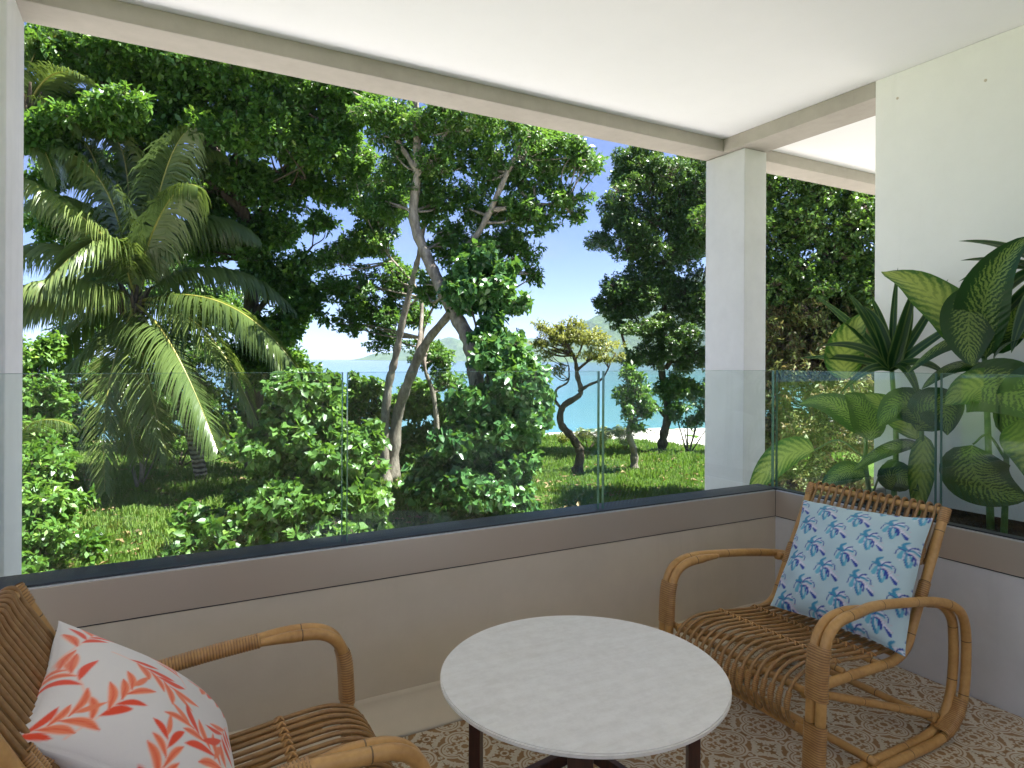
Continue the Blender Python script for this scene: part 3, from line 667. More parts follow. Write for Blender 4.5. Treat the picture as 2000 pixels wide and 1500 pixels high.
# the climber: hangs in a cone round the trunk and up into the fork
vine = tree('climbing_vine', 'glossy heart leaved climbing vine hanging in a cone round the thick trunk', B,
     [([(6.270,12.530,-1.901), (6.195,12.114,-0.227), (6.186,12.347,1.141), (6.169,12.813,2.015), (6.105,13.077,2.917), (6.285,13.206,3.845)], .035, .015),
      ([(6.055,12.534,-1.878), (5.687,12.394,-0.335), (6.043,12.540,0.923)], .03, .015)],
     [((5.972,12.009,-1.347),1.05,.7), ((5.603,12.326,-1.055),.8,.65), ((6.520,11.821,-1.155),.75,.65), ((5.831,12.086,-0.309),1.0,.75), ((6.657,11.860,-0.224),.75,.7), ((6.469,12.077,0.613),.85,.65), ((7.084,11.967,0.282),.45,.5),
      ((5.776,12.345,0.404),.75,.5), ((6.561,12.255,1.357),.65,.45), ((6.941,12.160,1.142),.55,.4), ((6.458,12.654,2.017),.48,.4), ((6.653,12.433,1.740),.4,.3), ((6.546,12.834,2.696),.62,.4), ((7.085,12.652,2.596),.35,.25), ((6.189,13.259,3.109),.62,.45), ((6.529,13.186,3.636),.5,.35), ((5.902,13.302,2.702),.4,.35), ((6.883,12.877,3.283),.4,.3), ((6.109,11.705,-1.818),.7,.35), ((6.747,11.582,-1.758),.4,.3)],
     'leaf_vine', 'bark_dark', .155, cat='vine', shape='heart', aspect=.85, rosette=6, twigs=95, lots=7.5, droop=.9, up=.35, trunk_name='stem', branch=False)


# ------------------------------------------------------------------ twisted umbrella tree and the big dense trees on the right
B = on_ground((11.724,17.062))
tree('twisted_tree', 'small twisted tree with flat olive yellow crown above the bay', B,
     [([B, (11.806,17.016,-1.568), (11.594,17.133,-1.090), (11.284,17.303,-0.661), (11.338,17.274,-0.133), (11.755,16.930,0.274), (11.655,16.985,0.829), (11.583,17.025,1.385), (11.289,17.072,1.826)], .155, .04),
      ([(11.699,16.961,0.353), (11.918,16.726,0.565), (12.203,16.455,0.759), (12.347,16.262,1.154)], .06, .02), ([(11.626,17.001,0.988), (11.973,16.810,1.308), (12.390,16.581,1.549)], .05, .02),
      ([(11.310,17.289,-0.213), (11.127,17.390,0.073), (11.222,17.452,0.420), (11.530,17.282,0.663), (11.612,17.351,1.143)], .055, .02), ([(11.583,17.025,1.306), (11.763,16.926,1.704), (11.830,16.889,2.102)], .04, .018)],
     [((10.734,17.378,2.013),.42,.22), ((11.287,17.074,2.301),.5,.22), ((11.900,16.850,2.150),.5,.24), ((12.398,16.462,1.738),.45,.2), ((12.614,16.229,1.485),.25,.14), ((11.330,17.278,1.831),.45,.22,.8), ((11.914,16.729,1.545),.4,.16), ((10.940,17.264,2.330),.3,.16), ((11.081,17.415,1.031),.3,.25), ((10.886,17.408,1.540),.3,.18), ((11.509,16.837,2.014),.5,.2), ((12.178,16.697,2.104),.4,.18), ((10.971,17.019,2.086),.45,.2), ((12.270,16.419,1.389),.35,.15), ((10.527,17.492,1.775),.3,.15), ((11.633,16.883,2.461),.4,.16), ((10.663,17.417,2.408),.3,.14)],
     'leaf_olive', 'bark_dark', .085, aspect=.5, rosette=7, twigs=150, sub=8, twig_r=.008, grow=1.3, lots=4.5)
B = on_ground((17.080,19.250))
tree('dense_fig_tree', 'tall dense dark small leaved tree rising over the beach next to the column', B,
     [([B, (17.160,19.206,-1.502), (17.362,19.209,-0.536), (17.249,19.499,1.417), (17.547,19.564,4.197), (17.709,19.474,6.976)], .19, .07),
      ([(17.329,19.227,-0.829), (16.442,19.373,0.061), (16.002,19.501,0.929), (15.619,19.483,1.598), (15.194,19.717,3.312)], .09, .04),
      ([(17.424,19.403,1.024), (18.423,19.081,2.614), (18.935,18.800,4.998)], .1, .04)],
     [((16.504,19.567,8.612),1.32,0.92), ((17.909,19.136,8.509),1.49,1.03), ((15.870,19.687,7.200),1.15,0.92), ((17.193,19.188,6.865),1.49,1.03), ((15.519,19.539,5.603),1.15,0.86), ((16.893,19.124,5.275),1.49,1.03), ((15.191,19.719,4.170),0.98,0.69), ((16.195,19.166,3.699),1.26,0.86), ((17.959,18.880,3.765),1.38,1.03),
      ((15.195,19.717,3.122),0.57,0.40), ((15.903,19.099,2.544),0.86,0.46), ((17.036,18.703,2.369),1.15,0.69), ((18.068,18.706,1.616),1.03,0.69), ((16.705,18.885,1.604),0.80,0.46), ((14.692,19.993,3.500),0.40,0.29), ((15.659,19.233,1.408),0.52,0.29), ((18.581,18.995,6.386),1.38,1.03), ((16.871,19.708,9.291),0.80,0.57), ((15.798,20.070,8.832),0.57,0.46), ((15.052,20.024,6.403),0.34,0.34), ((19.463,18.509,3.414),1.49,1.15), ((19.446,18.518,7.383),1.61,1.26)],
     'leaf_dense', 'bark_dark', .115, aspect=.55, rosette=8, twigs=125, sub=6, twig_r=.012, lots=6.5)
B = on_ground((13.161,16.042))
tree('bent_tree', 'slim rough barked tree with a low leafy tuft on the lawn', B,
     [([B, (13.146,16.051,-1.453), (12.941,16.049,-0.889), (13.049,15.990,-0.338), (12.927,15.943,0.296)], .13, .06), ([(13.049,15.990,-0.369), (13.241,15.884,-0.101), (13.267,15.870,0.293)], .05, .02)],
     [((12.872,15.973,0.374),.42,.35), ((13.034,15.883,0.845),.45,.35), ((12.770,15.915,-0.166),.35,.3,.8), ((13.473,15.871,-0.186),.4,.35), ((13.304,15.963,0.288),.4,.4), ((13.041,15.880,-0.642),.3,.2,.7)],
     'leaf_shrub', 'bark_grey', .15, aspect=.45, rosette=7, twigs=110)
B = on_ground((13.548,9.665))
tree('dense_fig_tree', 'wall of small leaved tree beyond the white wall and the planter', B,
     [([B, (13.350,9.774,0.232), (13.621,9.854,2.575), (13.507,9.916,4.931), (13.399,9.975,6.108)], .2, .08), ([(13.601,9.864,2.339), (13.946,9.446,3.724), (14.349,9.224,4.656)], .1, .04), ([(13.577,9.877,3.046), (12.620,10.176,4.065), (12.311,10.346,4.877)], .09, .04)],
     [((12.105,10.460,5.458),.9,.7), ((12.576,9.744,5.239),.95,.7), ((13.370,9.307,5.017),.95,.7), ((14.358,8.991,4.842),.95,.7), ((15.367,8.664,4.894),1.0,.8), ((12.149,10.207,4.256),.95,.7), ((12.701,9.446,4.182),.95,.7), ((13.582,8.962,3.964),.95,.7), ((14.865,8.712,3.927),1.0,.8),
      ((12.318,10.342,3.250),.95,.7), ((12.783,9.630,3.203),.9,.7), ((13.576,9.193,3.094),.9,.7), ((14.567,8.876,3.008),1.0,.8), ((12.712,10.125,6.275),1.0,.7), ((13.935,9.452,6.166),1.0,.7), ((12.169,11.109,4.653),.8,.7), ((12.588,10.422,2.569),.9,.6), ((13.340,9.780,2.441),.9,.6), ((14.257,9.275,2.330),.9,.6)],
     'leaf_fig', 'bark_dark', .105, aspect=.55, rosette=8, twigs=120, sub=6, twig_r=.012)
B = on_ground((12.537,9.309))
tree('dry_thicket', 'brownish twiggy thicket below the small leaved tree behind the planter', B,
     [([B, (12.544,9.305,-0.261), (12.430,9.481,1.390)], .06, .03), ([B, (12.833,9.145,-0.369), (13.305,9.000,1.173)], .05, .02), ([B, (12.158,9.517,-0.373), (12.030,9.816,0.941)], .05, .02)],
     [((12.093,10.009,2.067),.8,.6), ((12.711,9.441,1.949),.8,.6), ((13.493,9.010,1.842),.8,.6), ((11.999,10.061,0.935),.8,.6), ((12.539,9.308,0.840),.85,.6), ((13.596,8.954,0.838),.8,.6), ((12.133,9.759,-0.175),.8,.6), ((12.833,9.146,-0.259),.85,.6), ((13.894,8.790,-0.277),.8,.6), ((12.258,9.462,-1.143),.8,.5), ((13.223,8.931,-1.248),.8,.5), ((11.970,10.305,-0.907),.7,.5), ((12.659,9.926,2.538),.8,.6), ((13.564,9.428,2.543),.8,.6), ((12.733,10.114,1.391),.9,.7), ((13.752,9.553,1.397),.9,.7), ((13.146,9.887,0.231),.9,.7), ((12.325,10.338,1.505),.9,.7), ((14.374,8.982,1.171),.9,.7), ((12.331,10.335,0.110),.9,.7)],
     'leaf_dry', 'bark_dark', .115, cat='thicket', aspect=.4, rosette=6, twigs=110, sub=5, twig_r=.013)

# ------------------------------------------------------------------ shrubs
def shrub(name, label, px_base, clumps, mat, leaf, group=None, cat='shrub', bk='bark_dark', **kw):
    B = on_ground(px_base); limbs = []
    for c in clumps:
        c0 = np.array(c[0]); limbs.append(([B, (np.array(B) + c0) / 2 + RNG.normal(0, .12, 3) + np.array([0, 0, .15]), c0], .03, .010))
    return tree(name, label, B, limbs, clumps, mat, bk, leaf, group, cat, branch=False, trunk_name='stem', **kw)
shrub('heart_leaf_shrub', 'tall bright green heart leaved shrub in front of the leaning trunks', (2.443,11.097),
      [((2.244,11.321,0.736),.55,.42), ((2.003,11.339,0.233),.6,.45), ((2.544,11.156,0.396),.55,.45), ((1.840,11.315,-0.176),.6,.45), ((2.332,10.930,-0.243),.7,.5), ((2.893,10.849,-0.185),.55,.45), ((2.988,10.569,-0.654),.5,.45), ((1.934,10.921,-0.785),.7,.5), ((2.457,10.405,-0.822),.75,.5), ((3.106,10.390,-1.045),.4,.4), ((2.116,10.250,-1.304),.7,.45), ((2.687,10.050,-1.405),.6,.4), ((2.187,11.466,1.031),.3,.22), ((2.664,11.318,0.901),.3,.25), ((1.638,10.741,-1.043),.45,.4), ((3.069,10.867,-0.027),.35,.35)],
      'leaf_heart', .13, None, shape='heart', aspect=.85, rosette=6, twigs=120, lots=8.5, droop=.75, up=.35)
shrub('heart_leaf_shrub', 'low heart leaved shrub at the foot of the palm trunk', (1.080,11.505),
      [((0.891,11.837,-1.270),.42,.35), ((1.131,11.134,-1.468),.55,.38), ((0.712,11.365,-1.590),.4,.3), ((1.424,10.517,-1.511),.5,.3), ((1.343,11.703,-1.080),.35,.28), ((0.609,12.221,-1.235),.25,.2), ((0.944,10.667,-1.637),.5,.25), ((1.512,10.126,-1.648),.5,.25), ((2.055,9.599,-1.547),.5,.22)],
      'leaf_heart', .13, None, shape='heart', aspect=.85, rosette=6, twigs=115, droop=.75, up=.35)
shrub('scaevola_shrub', 'dark glossy shrub of spoon shaped leaves by the left column', (-1.431,11.974),
      [((-1.356,11.705,-1.664),.5,.32), ((-1.653,12.096,-1.272),.55,.4), ((-1.199,11.960,-1.296),.5,.38), ((-0.845,11.537,-1.467),.28,.25), ((-1.485,12.232,-0.781),.55,.4), ((-1.099,12.248,-0.900),.35,.3), ((-1.586,12.516,-0.270),.5,.38), ((-1.264,12.567,-0.380),.35,.28), ((-1.711,11.671,-1.677),.5,.35)],
      'leaf_shrub', .13, None, shape='obovate', aspect=.5, rosette=8, twigs=110)
shrub('broadleaf_shrub', 'tall light green broadleaf shrub rising left of the palm', (-1.952,15.343),
      [((-1.956,15.687,1.409),.42,.42), ((-1.723,15.787,1.663),.25,.2), ((-1.880,15.417,0.724),.55,.4), ((-1.561,15.470,0.518),.35,.3), ((-1.847,15.171,0.060),.5,.4), ((-2.308,15.653,0.721),.6,.5), ((-1.620,15.274,-0.154),.35,.3)],
      'leaf_shrub', .14, None, shape='obovate', aspect=.5, rosette=8, twigs=100)
shrub('sapling', 'thin stemmed yellow green sapling standing behind the hanging palm fronds', (-0.203,19.060),
      [((-0.333,19.246,-0.364),.5,.45), ((0.121,19.338,0.003),.55,.4), ((-0.554,19.253,-0.870),.35,.3), ((0.009,19.171,-0.894),.45,.35), ((0.355,19.210,-0.654),.45,.35), ((-0.169,19.498,0.265),.4,.3)],
      'leaf_olive', .10, None, cat='sapling', bk='bark_grey', rosette=6, twigs=110, aspect=.45)
shrub('hedge_shrub', 'rounded green shrub behind the palm trunk at the lawn edge', (0.856,23.500),
      [((0.581,23.651,-1.118),.9,.55), ((1.580,23.101,-1.275),.8,.5), ((2.098,22.245,-0.893),.8,.6), ((0.012,23.964,-1.610),.6,.35), ((1.029,23.975,-0.340),.8,.5), ((2.457,21.477,-1.457),.7,.5)],
      'leaf_shrub', .13, None, rosette=7, twigs=85)
shrub('undergrowth_shrub', 'shaded shrub between the leaning trunks and the vine cone', (6.858,18.826),
      [((5.786,19.416,0.432),.6,.4), ((5.520,19.563,-0.184),.65,.5), ((6.928,18.560,-0.160),.6,.45), ((7.401,18.528,0.134),.55,.5), ((6.659,18.251,-0.875),.55,.4), ((7.387,18.079,-0.744),.6,.5), ((5.866,19.144,-0.926),.6,.5), ((7.203,18.865,0.430),.55,.4), ((7.212,17.262,-1.379),.45,.35), ((5.571,19.763,0.731),.35,.25), ((5.303,19.910,-0.045),.7,.55), ((6.453,19.506,-0.053),.7,.55), ((5.941,18.874,-1.654),.6,.4), ((6.593,18.059,-1.441),.6,.4), ((7.780,17.863,-0.140),.6,.5), ((5.335,19.436,-1.081),.6,.5), ((5.034,20.059,-0.667),.6,.5)],
      'leaf_shrub', .15, None, rosette=7, twigs=95, shape='heart', aspect=.75)
shrub('beach_shrub', 'feathery green shrub growing over the sand beside the corner column', (17.912,18.678),
      [((17.662,18.816,0.256),.8,.6), ((18.342,18.441,0.066),.9,.7), ((17.216,18.605,-0.490),.6,.4), ((18.855,18.159,-0.706),.8,.6), ((17.068,19.143,0.253),.6,.5), ((18.031,18.384,-0.886),.5,.3)],
      'leaf_shrub', .15, None, rosette=7, twigs=70)
shrub('shore_shrub', 'low green shrub on the lawn edge by the water', (16.353,22.960),
      [((16.272,23.005,-1.801),.5,.25), ((17.239,23.043,-1.787),.4,.25), ((17.819,22.724,-1.629),.4,.3), ((15.417,23.476,-1.979),.4,.2)], 'leaf_olive', .10, None, rosette=6, twigs=120)
shrub('shore_shrub', 'dark shrub hiding the waterline under the almond trunk', (4.584,28.296),
      [((4.593,28.292,-0.747),.7,.5), ((5.509,27.787,-0.532),.8,.5), ((6.426,27.282,-0.737),.6,.4)], 'leaf_shrub', .15, None, rosette=6, twigs=60)

# ------------------------------------------------------------------ trees further back, towards the shore
for lab, b_, limbs_, cl_ in (
    ('shaded broadleaf tree filling the gap behind the coconut palm', (0.679,28.163), [(0.687,28.158,-0.614), (0.845,28.072,2.294), (1.004,27.984,4.815)],
     [((-1.533,29.380,2.475),1.2,.9), ((-0.182,28.636,4.033),1.3,.9), ((1.172,27.892,5.203),1.3,.9), ((2.197,27.327,3.658),1.3,.9), ((0.665,27.714,2.087),1.3,.9), ((2.171,26.885,1.523),1.2,.8), ((3.025,26.643,2.875),1.2,.9), ((-0.832,28.538,0.553),1.1,.8), ((-2.169,29.273,0.546),1.1,.8), ((0.999,27.302,0.191),1.1,.8), ((-1.564,29.854,4.068),1.0,.8), ((-0.022,28.548,6.359),1.2,.9), ((-1.888,29.575,5.961),1.1,.8), ((-3.058,30.219,1.691),1.0,.8), ((-2.976,29.490,-0.209),1.2,.9), ((-3.801,29.944,-1.160),1.2,.8), ((-1.813,28.850,-0.959),1.2,.8), ((-0.157,27.938,-0.761),1.2,.8), ((1.830,26.844,-0.372),1.2,.8), ((3.179,26.330,0.194),1.0,.7), ((2.527,27.146,5.986),1.1,.8)]),
    ('leafy tree standing at the shore under the almond boughs', (4.944,26.957), [(4.988,26.933,-0.667), (4.767,27.054,1.347), (4.405,27.253,3.361)],
     [((4.056,27.446,2.553),1.0,.7), ((4.766,27.055,1.549),1.0,.7), ((3.710,27.636,0.938),1.0,.7), ((4.402,27.255,4.167),1.0,.7), ((5.192,27.277,2.987),.8,.6), ((4.245,27.341,-0.470),1.0,.6), ((3.187,27.924,-0.677),.9,.6), ((5.126,26.856,-0.062),.8,.5), ((5.475,26.664,0.948),.6,.4), ((4.705,26.632,-1.233),.9,.5), ((5.835,26.466,-0.662),.8,.5)])):
    B = on_ground(b_)
    tree('shore_tree', lab, B, [([B] + limbs_, .16, .06)], cl_, 'leaf_takamaka', 'bark_dark', .20, rosette=7, twigs=42, shape='obovate')
# ------------------------------------------------------------------ palms
def frond_mesh(P0, C1, C2, P3, n=112, ll=.75, spread=1.0, droop=1.0, r=.035, twist=0.0):
    """cubic rachis with two ranks of hanging leaflets; material 0 leaflets, 1 rachis"""
    P0, C1, C2, P3 = (np.array(p, float) for p in (P0, C1, C2, P3))
    tt = np.linspace(0, 1, 26)[:, None]
    C = P0 * (1 - tt) ** 3 + 3 * C1 * tt * (1 - tt) ** 2 + 3 * C2 * tt ** 2 * (1 - tt) + P3 * tt ** 3
    V, F, _ = tube_arrays(C, np.linspace(r, .006, 26), 6, False)
    Vs, Fs, mi, rn = [V], [F], [np.ones(len(F), int)], [np.full(len(V), .5)]
    k = len(V)
    t_ = np.linspace(.14, .995, n); base = np.stack([np.interp(t_, tt[:, 0], C[:, a_]) for a_ in range(3)], 1)
    tan = unit(np.stack([np.interp(t_, tt[:, 0], np.gradient(C[:, a_])) for a_ in range(3)], 1))
    upv = np.array([0, 0, 1.]); hd = unit((P3 - P0) * np.array([1, 1, 0]) + 1e-4); side = unit(np.cross(tan * .35 + hd, upv)); nrm = np.cross(side, tan)
    if twist:
        c_, s_ = math.cos(twist), math.sin(twist); side, nrm = side * c_ + nrm * s_, nrm * c_ - side * s_
    env = np.sin(np.clip(t_, 0, 1) * math.pi * .80 + .48) ** .6
    for sgn in (1, -1):
        L = ll * env * RNG.uniform(.85, 1.1, n)
        fwd_mix = .45 + .75 * t_
        d0 = unit(side * sgn * spread + tan * fwd_mix[:, None] + nrm * .25 + RNG.normal(0, .08, (n, 3)))
        w0 = (.018 + .008 * RNG.uniform(size=n)) * (ll / 1.0)
        pts = [base]; d = d0
        for s_ in range(4):
            d = unit(d + np.array([0, 0, -1.]) * (.20 + .24 * s_) * droop * RNG.uniform(.7, 1.3, n)[:, None]); pts.append(pts[-1] + d * (L / 4)[:, None])
        wid = [.55, 1.0, .9, .55, .05]; rows = []
        for s_, p in enumerate(pts):
            wv = unit(tan + nrm * .35)
            rows += [p + wv * (w0 * wid[s_])[:, None], p - wv * (w0 * wid[s_])[:, None]]
        VV = np.stack(rows, 1).reshape(-1, 3); b = np.arange(n)[:, None] * 10 + k
        for s_ in range(4): Fs.append(b + np.array([2 * s_, 2 * s_ + 1, 2 * s_ + 3, 2 * s_ + 2])); mi.append(np.zeros(n, int))
        Vs.append(VV); rn.append(np.repeat(np.clip(RNG.uniform(.15, .75) + RNG.normal(0, .12, n), 0, 1), 10)); k += len(VV)
    return np.vstack(Vs), np.vstack(Fs), np.concatenate(mi), np.concatenate(rn)
def palm(name, label, base, trunk_pts, fronds, r0=.17, r1=.12, nuts=True, ll=.8, group=None):
    root = empty(name, base); off = np.array(base)
    if trunk_pts is not None:
        a = Acc(); P = catmull(trunk_pts, 10); n = len(P)
        rad = np.linspace(r0, r1, n) * (1 + .05 * np.sin(np.arange(n) * 2.1)); rad[:2] *= 1.35
        a.tube(P, rad, 12); a.build('trunk', 'bark_palm', root, True, off)
        H0 = np.array(trunk_pts[-1])
        a = Acc()                                           # fibrous boot of old leaf bases
        for k in range(26):
            an = k * 2.4; d = np.array([math.cos(an), math.sin(an), 0]); z0 = -.55 + .028 * k
            a.tube([H0 + d * .08 + (0, 0, z0 - .1), H0 + d * .24 + (0, 0, z0 + .12), H0 + d * .40 + (0, 0, z0 + .42)], [.07, .05, .022], 6, 4)
        a.build('leaf_bases', 'bark_dark', root, True, off)
    for f in fronds:
        V, F, mi, rr = frond_mesh(*f[:4], **(f[4] if len(f) > 4 else {'ll': ll}))
        link('frond', mesh('frond', V - off, F, ['leaf_palm', 'palm_rachis'], True, {'rnd': rr}, mi), root)
    return tag(root, label, 'palm tree', group)
HB = (-0.318,18.895,2.692)
B = on_ground((1.253,19.172))
dk = dict(ll=1.0)
palm('coconut_palm', 'big coconut palm with drooping fronds leaning over the lawn', B,
     [B, (1.163,19.107,-1.422), (0.954,18.879,-0.519), (0.570,18.748,0.547), (0.111,18.773,1.577), HB],
     [(HB, (-0.973,18.571,3.030), (-1.762,18.320,2.960), (-2.718,18.390,2.338), dict(ll=1.29, droop=1.3)),
      (HB, (-0.384,18.018,4.462), (-1.032,17.690,4.338), (-1.914,17.491,3.040), dict(ll=1.29, droop=.9)),
      (HB, (-0.473,17.839,1.795), (-1.011,17.564,1.084), (-0.836,17.240,-1.647), dict(ll=1.23, droop=.5)),
      (HB, (0.204,17.352,2.270), (0.699,16.395,1.324), (1.338,15.815,-0.695), dict(ll=1.44, droop=.6)),
      (HB, (0.636,17.685,3.039), (1.954,16.275,2.981), (3.058,15.439,0.930), dict(ll=1.37, droop=1.3)),
      (HB, (0.973,17.728,2.566), (1.499,17.210,1.941), (2.284,16.549,-0.239), dict(ll=1.16, droop=.8)),
      (HB, (-0.808,18.480,2.051), (-1.378,18.565,1.434), (-1.997,18.792,0.588), dict(ll=1.10, droop=.8)),
      (HB, (-0.551,18.338,4.624), (-0.803,18.021,5.733), (-1.752,18.086,6.078), dict(ll=1.37, droop=1.5)),
      (HB, (-0.457,18.743,5.336), (-0.349,18.455,6.652), (-0.989,18.580,6.827), dict(ll=1.29, droop=1.2)),
      (HB, (-0.328,17.987,3.737), (-1.135,17.746,4.570), (-2.496,18.039,5.324), dict(ll=1.23, droop=1.2)),
      (HB, (-0.171,18.015,3.997), (0.497,17.076,5.683), (0.951,16.598,5.221), dict(ll=1.23, droop=1.8)),
      (HB, (-0.016,18.957,4.923), (0.432,18.939,6.923), (1.594,18.528,6.601), dict(ll=1.37, droop=.9)),
      (HB, (0.215,19.058,4.447), (1.267,18.936,5.594), (2.496,18.716,4.609), dict(ll=1.37, droop=1.2)),
      (HB, (0.452,19.156,3.695), (1.996,18.763,4.299), (3.379,18.458,2.719), dict(ll=1.29, droop=1.2)),
      (HB, (-1.038,19.748,3.919), (-2.117,20.799,4.775), (-3.320,21.689,3.865), dict(ll=1.37, droop=1.2)),
      (HB, (-1.150,19.809,3.398), (-2.088,20.554,3.681), (-3.160,21.372,2.636), dict(ll=1.29, droop=1.2)),
      (HB, (0.335,18.764,2.094), (1.142,18.548,1.066), (1.625,18.510,-0.779), dict(ll=1.10, droop=.8)),
      (HB, (-0.248,19.541,5.273), (-0.024,19.875,6.985), (0.576,20.001,7.947), dict(ll=1.29, droop=.8)),
      (HB, (-0.158,17.665,1.558), (0.003,17.120,0.623), (0.417,16.892,-1.003), dict(ll=1.16, droop=.5)),
      (HB, (1.217,18.050,3.107), (2.587,17.524,2.622), (3.084,17.479,0.556), dict(ll=1.22, droop=1.0)),
      (HB, (-1.231,19.397,2.585), (-2.032,20.067,1.952), (-2.621,20.619,0.524), dict(ll=1.22, droop=1.0)),
      (HB, (-0.636,19.298,4.920), (-1.617,20.066,5.870), (-2.672,20.876,5.259), dict(ll=1.28, droop=1.2)),
      (HB, (-0.662,18.514,4.645), (-1.081,18.402,6.273), (-1.487,18.397,6.565), dict(ll=1.25, droop=1.4)),
      (HB, (0.094,18.211,4.670), (0.300,17.870,6.344), (0.824,17.353,6.767), dict(ll=1.25, droop=1.3)),
      (HB, (-0.426,18.041,1.923), (-0.616,17.689,0.610), (-0.194,17.229,-1.006), dict(ll=1.1, droop=.5)),
      (HB, (-0.739,17.985,2.988), (-1.517,17.728,3.377), (-2.452,17.786,2.869), dict(ll=1.2, droop=1.4))])
B2 = on_ground((-2.832,18.680)); H2 = (-2.418,18.453,6.946)
palm('coconut_palm', 'second coconut palm with dark stiff fronds high by the left column', B2, [B2, (-2.812,18.669,1.305), (-2.764,18.643,4.561), (-2.608,18.558,6.190), H2],
     [(H2, (-2.268,18.370,7.587), (-1.838,17.905,7.964), (-1.266,17.362,7.538), dict(ll=.8, droop=.5)), (H2, (-2.063,18.257,7.239), (-1.644,17.913,7.202), (-1.328,17.625,6.361), dict(ll=.8, droop=.8)), (H2, (-2.574,18.539,7.701), (-2.373,18.428,8.400), (-1.890,18.390,8.733), dict(ll=.8, droop=.5)),
      (H2, (-2.777,18.651,7.584), (-3.391,18.988,8.046), (-3.999,19.323,7.345), dict(ll=.8, droop=.8)), (H2, (-2.365,18.424,6.424), (-2.031,18.011,6.128), (-1.814,17.778,5.185), dict(ll=.8, droop=.8)), (H2, (-2.849,19.147,7.274), (-3.475,19.491,6.912), (-3.889,19.719,5.716), dict(ll=.8, droop=.8))])
B3 = on_ground((-2.048,14.368)); H3 = (-2.198,14.451,-0.490)
palm('palm_seedling', 'low young palm showing yellow green fronds among the left shrubs', B3, None,
     [(H3, (-2.008,14.118,0.072), (-1.670,13.703,0.443), (-1.136,13.410,0.185), dict(ll=.6, droop=.8, n=40, r=.016)), (H3, (-2.007,14.117,-0.105), (-1.668,13.702,0.009), (-1.188,13.210,-0.392), dict(ll=.55, droop=.8, n=40, r=.016)), (H3, (-2.260,14.370,0.060), (-2.517,14.626,0.407), (-2.909,14.842,0.045), dict(ll=.55, droop=.8, n=40, r=.016))])
for (px, d, lab, s_) in ((1172, 27.5, 'small young palm sprouting at the lawn edge by the twisted tree', 1.0), (1222, 26.5, 'young palm with arching fronds close to the bent tree', 1.15)):
    if px == 1172: c = on_ground((16.472,22.324))
    else: c = on_ground((16.773,21.017))
    c = np.array(c); fr = []
    for k in range(7):
        an = k * .9 + .4; d_ = np.array([math.cos(an), math.sin(an), 0]) * s_
        fr.append((c + (0, 0, .1), c + d_ * .2 + (0, 0, .7 * s_), c + d_ * .55 + (0, 0, 1.1 * s_), c + d_ * 1.05 + (0, 0, .75 * s_), dict(ll=.42, droop=.7, n=30, r=.014)))
    palm('young_palm', lab, tuple(c), None, fr)

# ------------------------------------------------------------------ meadow grass (uncountable)
n = 380000
d = 9.0 + 26 * RNG.uniform(0, 1, n) ** 1.15; px = RNG.uniform(-.86, .50, n)
r_ = px * d; x = d * FW[0] + r_ * RT[0]; y = d * FW[1] + r_ * RT[1]
st = shore(r_) - .6 + 1.0 * np.sin(r_ * .8) + .5 * np.sin(r_ * 2.1) - 9.5 * np.exp(-((r_ - 8.8) / 2.9) ** 2)
tuft = np.sin(x * 2.3 + np.sin(y * 1.7) * 2) * np.sin(y * 2.1 + np.sin(x * 1.3) * 2)
keep = (d < st + RNG.normal(0, .4, n)) & (y > 9.9) & (RNG.uniform(-1.4, 1, n) < tuft + .3)
x, y, d, tuft = x[keep], y[keep], d[keep], tuft[keep]; n = len(x)
P = np.stack([x, y, ground_z(x, y) - .01], 1); h = RNG.uniform(.10, .26, n) * (1 + .5 * tuft) * (1 + d * .012)
an = RNG.uniform(0, 6.283, n); lean = np.stack([np.cos(an), np.sin(an), np.zeros(n)], 1)
wd = (.0035 + .00055 * d)[:, None] * np.stack([-np.sin(an), np.cos(an), np.zeros(n)], 1)
m1 = P + lean * (h * .22)[:, None] + np.array([0, 0, 1]) * (h * .6)[:, None]; tp = P + lean * (h * .75)[:, None] + np.array([0, 0, 1]) * (h * .95)[:, None]
V = np.stack([P - wd, P + wd, m1 + wd * .7, tp, m1 - wd * .7], 1).reshape(-1, 3)
k = np.arange(n)[:, None] * 5
F = np.vstack([k + np.array([0, 1, 2, 4])]); F3 = k + np.array([4, 2, 3])
Fa = np.hstack([F3, F3[:, :1] * 0 + F3[:, 2:3]])
rr = np.repeat(np.clip(.45 + .25 * tuft + RNG.normal(0, .16, n), 0, 1), 5)
g1 = mesh('grass', V, F, 'grass_blade', False, {'rnd': rr})
grass = link('grass', g1); tag(grass, 'short bright green meadow grass covering the sandy ground', 'grass', kind='stuff')
# fallen leaves lying in the grass and on the sand (uncountable)
n = 7000
d = 10 + 22 * RNG.uniform(0, 1, n) ** 1.1; r_ = RNG.uniform(-.86, .5, n) * d
x = d * FW[0] + r_ * RT[0]; y = d * FW[1] + r_ * RT[1]; k = y > 9.0; x, y = x[k], y[k]; n = len(x)
P = np.stack([x, y, ground_z(x, y) + RNG.uniform(.04, .12, n)], 1); D = unit(RNG.normal(size=(n, 3)) * np.array([1, 1, .15])); N = unit(np.array([0, 0, 1]) + RNG.normal(0, .25, (n, 3)))
L = RNG.uniform(.08, .20, n); V, F, nv_ = leaf_arrays(P, D, N, L, L * .5, 'obovate')
litter = link('fallen_leaves', mesh('fallen_leaves', V, F, 'leaf_fallen', False, {'rnd': np.repeat(RNG.uniform(size=n), nv_)})); tag(litter, 'dry brown fallen leaves scattered through the grass', 'leaf litter', kind='stuff')

